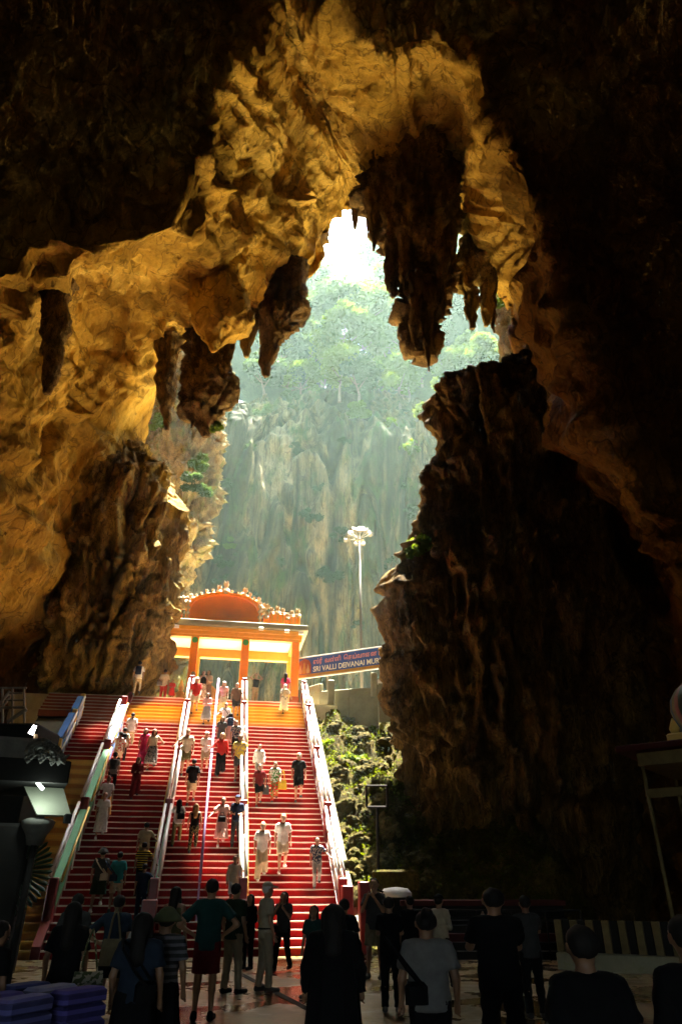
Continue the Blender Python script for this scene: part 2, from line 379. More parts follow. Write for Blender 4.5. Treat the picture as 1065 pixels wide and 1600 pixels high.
# ------------------------------------------------------------------ rock lofts (real volumes built from their outline at their own depth)
def loft_rock(name, rows, Y, mat, ratio=.75, seed=0, amp=.35, flute=.5, res=.12, seg=None, lean=0.0, knob=1.0):
    rows = np.array(rows, float)
    ctl = []
    for r in rows:
        a = at(r[1], r[0], Y); b = at(r[2], r[0], Y); ctl.append(((a[0] + b[0]) / 2, abs(b[0] - a[0]) / 2, a[2]))
    ctl = np.array(ctl)
    hgt = abs(ctl[0, 2] - ctl[-1, 2]); n = int(max(14, min(260, hgt / res)))
    C = catmull(ctl, n); C[:, 1] = np.maximum(C[:, 1], .04)
    amax = C[:, 1].max(); seg = seg or int(max(20, min(260, 2 * math.pi * amax / res)))
    th = np.linspace(0, 2 * math.pi, seg, endpoint=False)
    X = C[:, 0][:, None] + C[:, 1][:, None] * np.cos(th); Yv = Y + lean * (C[:, 2] - C[0, 2])[:, None] + np.maximum(C[:, 1] * ratio, .05)[:, None] * np.sin(th); Z = np.repeat(C[:, 2][:, None], seg, 1)
    P = np.stack([X, Yv, Z], -1)
    nr = np.stack([np.cos(th)[None] * np.ones_like(X), np.sin(th)[None] * np.ones_like(X), np.zeros_like(X)], -1)
    s = np.minimum(1, .25 + C[:, 1] / 1.0)[:, None] * np.clip(C[:, 1] / .25, .15, 1)[:, None]
    d = amp * 1.4 * fbm(P / np.array([2.6, 2.6, 3.4]), 2, seed) + flute * .85 * (ridged(P / np.array([.95, .95, 4.0]), 2, seed + 5) * .5) + knob * amp * .75 * ridged(P / np.array([.75, .75, .95]), 2, seed + 8) * .5 + amp * .4 * fbm(P / .4, 3, seed + 3)
    d += knob * amp * .6 * ridged(P / np.array([1.6, 1.6, .8]), 1, seed + 17) * .5 - amp * .9 * np.exp(-(noise(P / np.array([1.3, 1.3, 3.2]), seed + 21) / .06) ** 2)
    P = P + nr * (d * s)[..., None]
    P[..., 2] += (amp * .8 * noise(P / 1.7 + 5, seed + 13)) * s
    V = P.reshape(-1, 3); F = grid_faces(seg, n, True)
    idx = np.arange(n * seg).reshape(n, seg).T
    F = np.concatenate([np.stack([idx[np.r_[1:seg, 0]][:, :-1], idx[:, :-1], idx[:, 1:], idx[np.r_[1:seg, 0]][:, 1:]], -1).reshape(-1, 4)])
    # closed ends
    c0, c1 = len(V), len(V) + 1
    V = np.concatenate([V, P[0].mean(0)[None], P[-1].mean(0)[None]])
    T0 = np.stack([idx[:, 0], idx[np.r_[1:seg, 0], 0], np.full(seg, c0), np.full(seg, c0)], -1)
    T1 = np.stack([idx[np.r_[1:seg, 0], -1], idx[:, -1], np.full(seg, c1), np.full(seg, c1)], -1)
    Vl = V.tolist(); Fl = F.tolist() + [t[:3] for t in T0.tolist()] + [t[:3] for t in T1.tolist()]
    me = bpy.data.meshes.new(name); me.from_pydata(Vl, [], Fl); me.update(); me.materials.append(mat)
    me.polygons.foreach_set('use_smooth', np.ones(len(me.polygons), bool))
    return link(name, me)
SG = 'stalactites hanging from the cave arch'
def stal(rows, Y, label, **k):
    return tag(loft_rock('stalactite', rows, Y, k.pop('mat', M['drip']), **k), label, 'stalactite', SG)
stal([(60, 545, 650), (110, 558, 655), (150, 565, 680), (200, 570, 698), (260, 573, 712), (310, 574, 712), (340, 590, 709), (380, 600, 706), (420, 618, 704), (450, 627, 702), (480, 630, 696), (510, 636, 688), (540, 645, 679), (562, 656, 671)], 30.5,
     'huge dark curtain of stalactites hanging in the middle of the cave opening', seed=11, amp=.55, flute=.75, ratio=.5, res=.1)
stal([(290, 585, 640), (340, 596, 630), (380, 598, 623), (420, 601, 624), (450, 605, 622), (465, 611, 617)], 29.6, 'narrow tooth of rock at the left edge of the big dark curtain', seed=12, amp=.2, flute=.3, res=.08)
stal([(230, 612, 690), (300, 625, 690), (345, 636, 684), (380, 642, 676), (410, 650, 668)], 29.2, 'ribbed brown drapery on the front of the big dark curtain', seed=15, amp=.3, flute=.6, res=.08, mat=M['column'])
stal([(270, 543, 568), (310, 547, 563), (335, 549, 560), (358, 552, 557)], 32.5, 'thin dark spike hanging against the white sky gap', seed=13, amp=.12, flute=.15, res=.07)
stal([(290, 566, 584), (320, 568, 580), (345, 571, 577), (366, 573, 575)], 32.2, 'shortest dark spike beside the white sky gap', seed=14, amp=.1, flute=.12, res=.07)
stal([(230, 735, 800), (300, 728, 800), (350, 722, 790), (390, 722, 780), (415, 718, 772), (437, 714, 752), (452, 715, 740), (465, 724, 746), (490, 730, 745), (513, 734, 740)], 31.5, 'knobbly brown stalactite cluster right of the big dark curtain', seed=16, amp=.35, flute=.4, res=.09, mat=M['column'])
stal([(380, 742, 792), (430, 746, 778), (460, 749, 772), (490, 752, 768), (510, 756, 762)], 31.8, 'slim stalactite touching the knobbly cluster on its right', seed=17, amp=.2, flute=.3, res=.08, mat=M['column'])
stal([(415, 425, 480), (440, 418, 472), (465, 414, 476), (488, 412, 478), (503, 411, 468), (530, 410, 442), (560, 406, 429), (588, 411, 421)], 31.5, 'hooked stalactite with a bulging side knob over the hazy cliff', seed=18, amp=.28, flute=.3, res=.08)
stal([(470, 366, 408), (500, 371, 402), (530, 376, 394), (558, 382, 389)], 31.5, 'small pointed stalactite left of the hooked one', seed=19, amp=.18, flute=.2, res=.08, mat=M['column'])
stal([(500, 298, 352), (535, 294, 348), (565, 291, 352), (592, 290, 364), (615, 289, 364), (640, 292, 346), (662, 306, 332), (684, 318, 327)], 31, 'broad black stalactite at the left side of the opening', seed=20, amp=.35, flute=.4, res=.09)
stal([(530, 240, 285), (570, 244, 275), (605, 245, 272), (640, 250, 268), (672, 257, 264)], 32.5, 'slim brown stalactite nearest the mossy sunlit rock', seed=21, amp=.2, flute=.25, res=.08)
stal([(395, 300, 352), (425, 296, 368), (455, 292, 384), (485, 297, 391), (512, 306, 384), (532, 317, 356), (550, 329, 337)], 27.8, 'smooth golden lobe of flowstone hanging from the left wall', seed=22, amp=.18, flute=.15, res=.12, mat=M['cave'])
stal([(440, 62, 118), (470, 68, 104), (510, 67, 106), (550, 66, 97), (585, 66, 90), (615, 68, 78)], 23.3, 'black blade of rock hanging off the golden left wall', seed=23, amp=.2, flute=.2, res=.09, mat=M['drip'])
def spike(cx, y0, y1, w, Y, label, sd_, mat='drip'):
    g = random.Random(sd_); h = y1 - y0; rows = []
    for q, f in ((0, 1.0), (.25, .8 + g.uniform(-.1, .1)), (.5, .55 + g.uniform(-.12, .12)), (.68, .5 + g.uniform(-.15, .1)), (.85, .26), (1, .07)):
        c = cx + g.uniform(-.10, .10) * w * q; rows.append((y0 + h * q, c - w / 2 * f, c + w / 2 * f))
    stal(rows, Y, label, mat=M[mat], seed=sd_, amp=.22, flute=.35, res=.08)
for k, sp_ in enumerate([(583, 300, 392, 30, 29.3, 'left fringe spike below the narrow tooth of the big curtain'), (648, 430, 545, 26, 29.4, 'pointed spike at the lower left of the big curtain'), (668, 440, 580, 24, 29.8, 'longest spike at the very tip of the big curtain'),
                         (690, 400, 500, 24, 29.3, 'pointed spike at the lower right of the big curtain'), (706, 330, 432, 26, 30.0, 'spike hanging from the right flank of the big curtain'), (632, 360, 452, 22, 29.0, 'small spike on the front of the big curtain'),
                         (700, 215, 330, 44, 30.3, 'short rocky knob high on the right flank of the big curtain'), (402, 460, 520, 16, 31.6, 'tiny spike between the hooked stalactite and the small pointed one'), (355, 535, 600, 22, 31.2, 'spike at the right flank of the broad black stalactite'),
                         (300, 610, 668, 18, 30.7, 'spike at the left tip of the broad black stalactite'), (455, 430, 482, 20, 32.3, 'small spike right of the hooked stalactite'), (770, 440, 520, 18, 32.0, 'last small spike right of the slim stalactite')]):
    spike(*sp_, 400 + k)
def big_rock(rows, Y, label, mat, **k): return tag(loft_rock(k.pop('name', 'rock_pillar'), rows, Y, mat, **k), label, 'rock')
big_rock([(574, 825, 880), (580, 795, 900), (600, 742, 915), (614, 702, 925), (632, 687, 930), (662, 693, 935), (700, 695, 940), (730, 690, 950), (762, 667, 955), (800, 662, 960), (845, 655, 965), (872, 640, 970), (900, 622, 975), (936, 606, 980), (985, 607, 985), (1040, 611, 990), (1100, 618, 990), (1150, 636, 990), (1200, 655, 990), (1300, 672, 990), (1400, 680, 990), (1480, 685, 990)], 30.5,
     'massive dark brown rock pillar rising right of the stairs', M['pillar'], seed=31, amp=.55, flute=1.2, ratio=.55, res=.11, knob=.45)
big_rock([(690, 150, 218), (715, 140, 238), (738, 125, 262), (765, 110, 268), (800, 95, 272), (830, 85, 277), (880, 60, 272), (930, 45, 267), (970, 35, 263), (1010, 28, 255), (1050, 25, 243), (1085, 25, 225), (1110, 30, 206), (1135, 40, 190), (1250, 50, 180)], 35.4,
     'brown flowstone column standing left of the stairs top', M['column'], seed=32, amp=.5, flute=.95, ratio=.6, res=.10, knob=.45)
big_rock([(560, 255, 335), (600, 240, 345), (650, 225, 345), (700, 215, 338), (760, 225, 330), (820, 235, 325), (860, 240, 318), (890, 235, 300), (960, 230, 290), (1040, 225, 285), (1100, 225, 285)], 50,
     'sunlit mossy pale rock buttress behind the left column', M['butt'], seed=34, amp=.8, flute=1.0, ratio=.8, res=.16, name='rock_buttress')
big_rock([(400, 770, 830), (450, 775, 830), (500, 780, 835), (560, 784, 840), (620, 790, 850), (700, 790, 860)], 40,
     'sunlit yellow rock edge between the stalactites and the pillar', M['butt'], seed=35, amp=.4, flute=.6, ratio=.8, res=.14, name='rock_edge')

# ------------------------------------------------------------------ far cliff of the open chamber and its trees
TH = np.linspace(R(-30), R(210), 520); ZZ = np.linspace(TOPZ - 1.5, 66, 300)
thm, zm = np.meshgrid(TH, ZZ, indexing='ij')
rimdrop = 6 * noise(np.stack([thm * 2.2, thm * 0, thm * 0 + 3], -1), 5)
rad = 27 + np.clip((zm - 50) / 16, 0, 1) ** 2 * 9
P = np.stack([1 + rad * np.cos(thm) * 1.05, 47 + rad * np.sin(thm), zm + rimdrop * np.clip((zm - 40) / 26, 0, 1)], -1)
nr = -np.stack([np.cos(thm), np.sin(thm), 0 * thm], -1)
cr = noise(P / np.array([3.6, 3.6, 20]), 83)
d = 3.4 * fbm(P / np.array([9, 9, 22]), 2, 70) + 2.6 * ridged(P / np.array([4.2, 4.2, 26]), 2, 75) * .5 - 2.2 * np.exp(-(cr / .07) ** 2) + 1.3 * ridged(P / np.array([1.7, 1.7, 11]), 2, 77) * .5 + .35 * fbm(P / np.array([1.2, 1.2, 2.5]), 3, 79)
P = P + nr * d[..., None]
cl = link('far_cliff', mesh_from('far_cliff', P.reshape(-1, 3), grid_faces(520, 300), M['cliff'], True)); tag(cl, kind='structure')
# wooded slope above the rim
def hill_at(x, h):                 # hillside point for lateral x and distance h behind the cliff rim
    x = np.asarray(x, float); notch = np.exp(-((x - 2.5) / 7.5) ** 4)
    z = 62.5 + h * (2.3 - 1.85 * notch) + 3 * fbm(np.stack([x / 12, h / 9 + 0 * x, x * 0], -1), 3, 91)
    y = 45 + np.sqrt(np.maximum(0, 36.0 ** 2 - np.clip(np.abs(x), 0, 35.5) ** 2)) + h
    return y, z
hx = np.linspace(-60, 62, 170); hy = np.linspace(0, 34, 70); hxm, hym = np.meshgrid(hx, hy, indexing='ij')
hyy, hzv = hill_at(hxm, hym)
hill = link('hillside', mesh_from('hillside', np.stack([hxm, hyy, hzv], -1).reshape(-1, 3), grid_faces(170, 70), M['hill'], True)); tag(hill, kind='structure')

def leaf_mat(name, c, trans):
    k = NB(name); n = k.noise(k.tc.outputs['Object'], .7, 4, .7)
    cc = k.ramp(n, [(.3, tuple(x * .6 for x in c)), (.7, tuple(x * 1.4 for x in c))]); k.col(cc); k.rough(.7); k.b.inputs['Specular IOR Level'].default_value = .15
    tr = k.n('ShaderNodeBsdfTranslucent'); tr.inputs[0].default_value = (*trans, 1)
    mx = k.n('ShaderNodeMixShader'); mx.inputs[0].default_value = .5
    k.l(k.b.outputs[0], mx.inputs[1]); k.l(tr.outputs[0], mx.inputs[2]); k.l(mx.outputs[0], k.t.nodes['Material Output'].inputs[0]); return k.m
M['leaf'] = leaf_mat('foliage', (.030, .060, .004), (.12, .19, .008))
M['leafd'] = leaf_mat('deep_foliage', (.017, .036, .010), (.045, .08, .016))
M['leafl'] = leaf_mat('lime_foliage', (.045, .078, .003), (.14, .20, .006))
M['rust_dark'] = paint('dull_red_roof', (.06, .008, .006), .7, .3)
M['mast'] = paint('rusty_mast', (.022, .016, .008), .6, .2)
M['canvas'] = paint('dusty_lamp_casing', (.08, .066, .045), .5, .15)
M['mossleaf'] = leaf_mat('moss_leaf', (.05, .066, .002), (.08, .10, .002))
M['bark'] = paint('bark', (.12, .09, .06), .9, .3)
def leaf_cloud(name, n, rx, rz, size, seed, mat, clumps=9, flat=.5):
    g = np.random.default_rng(seed)
    c = g.normal(0, 1, (clumps, 3)); c /= np.linalg.norm(c, axis=1, keepdims=True); c *= g.uniform(.35, .8, (clumps, 1))
    k = g.integers(0, clumps, n); p = g.normal(0, 1, (n, 3)); p /= np.linalg.norm(p, axis=1, keepdims=True)
    p = c[k] + p * (g.uniform(0, 1, (n, 1)) ** .45) * g.uniform(.28, .5, (clumps, 1))[k] * np.array([1, 1, flat + .25])
    p = p * np.array([rx, rx, rz])
    a = g.normal(0, 1, (n, 3)); a[:, 2] *= .6; a /= np.linalg.norm(a, axis=1, keepdims=True)
    b = np.cross(a, g.normal(0, 1, (n, 3))); b /= np.linalg.norm(b, axis=1, keepdims=True)
    s = size * g.uniform(.6, 1.3, (n, 1))
    V = np.stack([p - a * s, p + b * s * .45, p + a * s, p - b * s * .45], 1).reshape(-1, 3)
    return mesh_from(name, V, np.arange(4 * n).reshape(n, 4), mat)
crowns = [leaf_cloud('crown', 2600, 5, 4.2, .5, s, M[m], 12) for s, m in ((1, 'leaf'), (2, 'leaf'), (3, 'leafd'), (4, 'leafl'))]
def trunk_mesh(h, r, seed):
    g = random.Random(seed); m = MB(); p = Vector((0, 0, 0)); top = Vector((g.uniform(-.5, .5), g.uniform(-.5, .5), h))
    mid = top * .5 + Vector((g.uniform(-.4, .4), g.uniform(-.4, .4), 0))
    m.tube(p, mid, r, r * .75, 8); m.tube(mid, top, r * .75, r * .4, 8)
    for i in range(5):
        a = g.uniform(0, 6.28); q = mid.lerp(top, g.uniform(.2, 1)); m.tube(q, q + Vector((math.cos(a) * 2.6, math.sin(a) * 2.6, g.uniform(1, 2.4))), r * .4, r * .12, 6)
    return mesh_from('trunk', m.V, m.F, M['bark'])
trunks = [trunk_mesh(6.5, .32, s) for s in range(3)]
def tree(loc, s, k, label, grp):
    e = empty('tree', loc, random.uniform(0, 6.28), label, 'tree', grp); e.scale = (s,) * 3
    link('trunk', trunks[k % 3], e); c = link('crown', crowns[k % 4], e); c.location = (0, 0, 8.2)
kinds_t = ['bushy backlit tree', 'loose airy tree', 'deep green tree', 'lime green tree']
ORD = ['leftmost', 'second', 'third', 'fourth', 'fifth', 'sixth', 'seventh', 'eighth', 'ninth', 'tenth', 'eleventh', 'twelfth', 'thirteenth', 'fourteenth', 'fifteenth', 'sixteenth', 'seventeenth', 'eighteenth', 'nineteenth', 'twentieth', 'twenty-first', 'twenty-second', 'twenty-third', 'twenty-fourth', 'twenty-fifth', 'twenty-sixth']
def ranked(items, noun, where):         # label each of a kind by its place from the left among its look-alikes
    xs = sorted(items); return {v: ('%s %s %s' % (ORD[i], noun, where) if i == 0 else '%s %s from the left %s' % (ORD[i], noun, where)) for i, v in enumerate(xs)}
TREES = [  # crown centre px, py, Y, scale, kind
    (455, 470, 84, 1.0, 2), (470, 420, 92, 1.1, 0), (500, 490, 82, .9, 1), (520, 540, 78, .9, 3), (570, 520, 79, 1.0, 0), (590, 450, 90, 1.1, 1),
    (600, 560, 77, .9, 3), (640, 590, 75, .8, 0), (480, 560, 77, .8, 2), (440, 540, 77, .9, 2), (610, 400, 98, 1.1, 0), (650, 470, 86, 1.2, 2),
    (715, 380, 80, 1.0, 0), (705, 440, 82, 1.1, 1), (745, 470, 80, .9, 2), (700, 575, 72, .75, 3), (755, 590, 70, .8, 1), (690, 520, 78, .8, 2), (460, 500, 80, .9, 1), (420, 480, 82, 1.0, 2),
    (445, 400, 100, 1.2, 1), (465, 450, 80, 1.0, 2), (485, 530, 75, .8, 0), (530, 580, 74, .8, 3), (560, 590, 74, .8, 2), (590, 590, 74, .8, 0), (505, 585, 74, .8, 1), (450, 590, 74, .8, 2), (425, 540, 75, .8, 1), (470, 600, 74, .7, 0), (625, 600, 73, .8, 1), (660, 560, 75, .8, 3), (540, 520, 77, 1.0, 0), (520, 480, 80, 1.0, 2), (575, 480, 80, 1.0, 0), (610, 490, 80, 1.0, 3), (660, 520, 77, .9, 0), (410, 590, 74, .8, 2), (625, 520, 78, .9, 1), (735, 545, 74, .7, 0), (775, 560, 70, .8, 3)]
def plant(px, py, Y):
    r = ray(px, py)
    for h in np.arange(0, 34, .4):
        y0 = 80.0
        for _ in range(4):
            p = CAM + r * (y0 / r[1]); y0, z = hill_at(p[0], h)
        p = CAM + r * (float(y0) / r[1])
        if p[2] <= float(z): return np.array([p[0], float(y0), float(z)])
    return None
tl = {}
for k in range(4): tl.update({(k,) + v: t for v, t in ranked([(px, py) for (px, py, Y, s, q) in TREES if q == k], kinds_t[k], 'on the cliff rim').items()})
for i, (px, py, Y, s, k) in enumerate(TREES):
    p = plant(px, py + 55 * s, Y)
    if p is None: p = at(px, py + 55 * s, Y)
    s *= p[1] / 82 * random.uniform(.85, 1.1); tree(p - np.array([0, 0, .5]), s, k, tl[(k, px, py)], 'trees on the cliff rim')
shr = [leaf_cloud('leaves', 1100, 1.5, 1.3, .2, 40 + s, M[m], 7) for s, m in enumerate(('leaf', 'leafd', 'leafl'))]
SHR = [(360, 850, 0), (372, 870, 1), (350, 880, 1), (345, 905, 1), (487, 808, 1), (380, 700, 1), (410, 640, 1), (455, 620, 1), (560, 640, 0), (610, 660, 0), (655, 640, 2), (590, 730, 1), (500, 760, 1),
       (620, 760, 1), (360, 760, 1), (345, 700, 1), (640, 700, 0), (430, 880, 1), (520, 900, 1), (600, 880, 1), (590, 960, 1), (560, 980, 1), (640, 800, 1), (575, 900, 1), (460, 700, 1), (680, 600, 2), (540, 690, 1), (530, 840, 1), (610, 590, 0), (395, 940, 1)]
def cliff_Y(px, py):                  # depth at which a view ray meets the cliff cylinder
    r = ray(px, py); best = 70
    for Y in np.arange(55, 78, .25):
        p = CAM + r * (Y / r[1]); rr = math.hypot((p[0] - 1) / 1.05, p[1] - 47)
        if rr > 27 - 1.2: return Y
    return best
sl_ = {}
for k in range(3): sl_.update({(k,) + v: t for v, t in ranked([(px, py) for (px, py, q) in SHR if q == k], ['green shrub', 'dark shrub', 'lime shrub'][k], 'on the streaked far cliff').items()})
for i, (px, py, k) in enumerate(SHR):
    o = link('cliff_shrub', shr[k]); o.location = at(px, py, cliff_Y(px, py)); s = random.uniform(.6, 1.3); o.scale = (s, s, s); o.rotation_euler = (0, 0, random.uniform(0, 6))
    tag(o, sl_[(k, px, py)], 'shrub', 'shrubs on the far cliff')
for px, py, Y, k, s, lab in [(338, 668, 31.3, 2, .35, 'bright fern hanging under the black stalactite'), (312, 725, 47.3, 0, .8, 'green fern tuft on the mossy sunlit buttress'), (305, 760, 46.5, 1, .9, 'drooping dark fern on the mossy sunlit buttress'),
                             (247, 660, 46.5, 2, .8, 'lime fern at the top left of the mossy buttress'), (262, 795, 45, 2, .5, 'small lime fern right of the left column'), (260, 922, 36.2, 2, .45, 'little lime plant beside the gate parapet'),
                             (655, 852, 29.2, 2, .55, 'bright plant on the ledge of the dark pillar'), (647, 862, 29, 2, .4, 'lower bright plant on the ledge of the dark pillar'), (262, 962, 35.8, 2, .35, 'yellow green plant at the left end of the gate'),
                             (779, 470, 38, 2, .8, 'lime vine on the sunlit rock edge')]:
    o = link('fern', shr[k]); o.location = at(px, py, Y); o.scale = (s,) * 3; tag(o, lab, 'plant')

# ------------------------------------------------------------------ staircase: four flights in the stair frame (x across, y up the run)
def sframe(name, U=0.0, W=0.0, z=0.0, label=None, cat=None, group=None):
    return empty(name, st(U, W, z), SA, label, cat, group)
def sa(px, py, W):                    # where a view ray meets the vertical plane W=const of the stair frame -> (U, z)
    r = ray(px, py); d = ((SO - CAM) @ SW + W) / (r @ SW); P = CAM + d * r - SO
    return float(P @ SU), float(P[2])
def flight(name, u0, u1, label, colours, uleft=None):
    e = sframe(name, 0, 0, 0, label, 'staircase', 'flights of the temple staircase')
    cache = {}
    for k in range(NST):
        m, nm_ = colours(k); ul = uleft(k) if uleft else u0
        key = (ul, m)
        if key not in cache:
            w = u1 - ul
            a = MB().box(((ul + u1) / 2, STEP_T / 2 + .03, -.16), (w, STEP_T + .06, .32))
            b = MB(); segs = max(6, int(w / .35)); g = random.Random(k)
            top = [(.006 + g.uniform(-.003, .003)) for _ in range(segs + 1)]; bot = [(-.034 + g.uniform(-.012, .008)) for _ in range(segs + 1)]
            V = []; F = []
            for i in range(segs + 1):
                x = ul + .002 + (w - .004) * i / segs
                V += [(x, -.028, bot[i]), (x, -.04, top[i]), (x, .045, top[i])]
            for i in range(segs):
                q = 3 * i; F += [(q, q + 3, q + 4, q + 1), (q + 1, q + 4, q + 5, q + 2), (q, q + 2, q + 5, q + 3)]
            b.add(V, F); cache[key] = (mesh_from('step', a.V, a.F, M[m]), mesh_from('nosing', b.V, b.F, M[nm_]))
        s = link('step', cache[key][0], e); s.location = (0, k * STEP_T, (k + 1) * STEP_R)
        link('nosing', cache[key][1], s)
    b = MB(); b.V = []; ub = min([uleft(k) for k in range(NST)]) if uleft else u0
    V = [(x, y, z) for x in (ub + .01, u1 - .01) for y, z in ((.05, -.02), (TOPW - .01, -.02), (TOPW - .01, TOPZ - .34), (.05, -.02 + .001))]
    b.add(V, [(0, 1, 2, 3), (7, 6, 5, 4), (0, 4, 5, 1), (1, 5, 6, 2), (2, 6, 7, 3), (3, 7, 4, 0)]).build('stair_base', M['concrete'], e)
    return e
redgold = lambda k: ('rust', 'nose') if k >= 46 else (('gold', 'noseg') if k >= 40 else ('red', 'nose'))
flight('stair_flight', -3.04, -.22, 'sunlit rightmost flight of red steps beside the mossy rubble', redgold)
flight('stair_flight', -5.66, -3.26, 'red flight divided by a thin violet handrail', redgold)
flight('stair_flight', -8.48, -5.88, 'red flight between the green panelled rail and the next rail', lambda k: ('rust', 'nose') if k >= 45 else (('gold', 'noseg') if k >= 40 else ('red', 'nose')))
flight('stair_flight', -12.4, -8.74, 'leftmost flight with tan tiled steps turning red above', lambda k: ('rust', 'nose') if k >= 40 else (('red', 'nose') if k >= 30 else (('tan', 'noseg') if k % 2 else ('tanb', 'noseg'))),
       lambda k: -12.4 if (k < 28 or k > 41) else -10.4)
ld = MB(); ld.bbox((-4.3, .55, -.5), (19, 1.1, 1.0), .01)
# curbs under the rails
for i, (u, wid) in enumerate(((-.11, .2), (-3.15, .2), (-5.77, .2), (-8.61, .24))):
    cb = MB(); cb.add([(u + sx * wid / 2, y, z) for sx in (-1, 1) for y, z in ((0, .0), (0, .30), (TOPW, TOPZ + .26), (TOPW, TOPZ - .3))], [(0, 1, 2, 3), (7, 6, 5, 4), (0, 4, 5, 1), (1, 5, 6, 2), (2, 6, 7, 3), (3, 7, 4, 0)])
    o = cb.build('stair_curb', M['postred']); o.location = SO; o.rotation_euler = (0, 0, SA)
    tag(o, ['red curb along the mossy rubble side of the stairs', 'red curb between the two right flights', 'red curb between the violet railed flight and the one left of it', 'red curb under the green panelled rail'][i], 'curb')
SL = STEP_R / STEP_T
def handrail(u, label, breaks, panels, pipes, posts=True, postm='postred', pw=.26, ph=1.12):
    e = sframe('stair_handrail', u, 0, 0, label, 'handrail', 'handrails of the staircase')
    if posts:
        for w in breaks:
            MB().bbox((0, w, SL * w + ph / 2 + .15), (pw, pw, ph), .02).build('post', M[postm], e)
    for a, b in zip(breaks[:-1], breaks[1:]):
        a2, b2 = a + pw / 2 + .02, b - pw / 2 - .02
        for dx, h, r, m in pipes:
            MB().tube((dx, a2, SL * a2 + h + .2), (dx, b2, SL * b2 + h + .2), r, n=8).build('rail_pipe', M[m], e, True)
        for q in range(1, 4):
            w = a2 + (b2 - a2) * q / 4
            for dx in sorted(set(p[0] for p in pipes)):
                hi = max(p[1] for p in pipes if p[0] == dx)
                MB().tube((dx, w, SL * w + .25), (dx, w, SL * w + hi + .2), .022, n=6).build('baluster', M['white'], e)
    for (a, b, dx, h0, h1, m, *tk) in panels:
        hw2 = tk[0] if tk else .03; mb = MB(); V = [(dx + sx * hw2, y, SL * y + h) for sx in (-1, 1) for y, h in ((a, h0), (b, h0), (b, h1), (a, h1))]
        mb.add(V, [(0, 1, 2, 3), (7, 6, 5, 4), (0, 4, 5, 1), (1, 5, 6, 2), (2, 6, 7, 3), (3, 7, 4, 0)]).build('panel', M[m], e)
    return e
wb = [.85, 3.95, 7.05, 10.1, 12.15]
two = [(-.1, 1.0, .045, 'white'), (.1, 1.0, .045, 'white'), (-.1, .65, .035, 'white'), (.1, .65, .035, 'white'), (0, .35, .035, 'white')]
handrail(-.1, 'double white handrail with red posts along the mossy rubble', wb, [], two)
handrail(-3.15, 'white handrail with red posts between the two right flights', wb, [(1.1, 6.8, -.02, .45, .8, 'green')], two + [(.16, .5, .03, 'yellow')])
handrail(-5.77, 'white handrail ending at a red post beside the man in navy reaching out', wb, [(1.1, 3.7, .04, .5, .9, 'green')], two + [(-.17, .55, .04, 'yellow')])
handrail(-8.61, 'broad white handrail with green and pale blue panels', wb[:4], [(1.05, 3.75, .02, .3, 1.02, 'green', .11), (4.15, 6.85, .02, .3, 1.02, 'green', .11), (7.25, 9.9, .02, .3, 1.02, 'blue', .11)],
         [(-.17, 1.0, .055, 'white'), (.19, .85, .035, 'yellow'), (-.17, .6, .04, 'white')])
handrail(-10.5, 'blue panelled handrail on the leftmost red flight', [7.2, 9.2, 10.4], [(7.4, 9.05, -.08, .2, 1.1, 'blue', .13), (9.35, 10.3, -.08, .2, 1.1, 'blue', .13)], [(.12, .9, .04, 'white'), (.12, .45, .035, 'white')], postm='tan', pw=.2, ph=1.0)
e = sframe('centre_handrail', -4.45, 0, 0, 'thin violet handrail running up the middle of a red flight', 'handrail')
MB().tube((0, .9, SL * .9 + 1.1), (0, 12.3, SL * 12.3 + 1.1), .045, n=8).build('rail_pipe', M['violet'], e, True)
for i in range(6):
    w = .95 + i * 2.25; MB().tube((0, w, SL * w), (0, w, SL * w + 1.1), .03, n=8).build('post', M['violet'], e)
# end posts at the foot of the right rail, and the dark side railing
for u, w, h, lab in ((-.02, .55, 1.75, 'tall red end post at the foot of the right handrail'), (.42, .1, 1.85, 'outer red end post with the dark side railing attached')):
    o = MB().bbox((0, 0, h / 2), (.34, .34, h), .025).build('end_post', M['postred']); o.location = st(u, w); o.rotation_euler = (0, 0, SA); tag(o, lab, 'post')
for u, lab in ((-3.15, 'red end post at the foot of the right middle handrail'), (-5.77, 'red end post below the men reaching for the rail')):
    o = MB().bbox((0, 0, .7), (.42, .34, 1.4), .025).build('end_post', M['postred']); o.location = st(u, -.02); o.rotation_euler = (0, 0, SA); tag(o, lab, 'post')
e = sframe('side_railing', .6, .1, 0, 'dark pipe railing sloping down from the outer red end post', 'railing')
for k, (h0, h1) in enumerate(((1.75, 1.05), (1.3, .7), (.8, .3))):
    MB().path([(0, 0, h0), (1.5, -.25, h1), (2.3, -.4, h1)], .03, 8).build('rail_pipe', M['dark'] if k < 2 else M['steel'], e, True)
for x, h in ((1.5, 1.08), (2.3, 1.08)): MB().tube((x, -.25 - (x - 1.5) * .19, 0), (x, -.25 - (x - 1.5) * .19, h), .03).build('post', M['dark'], e)

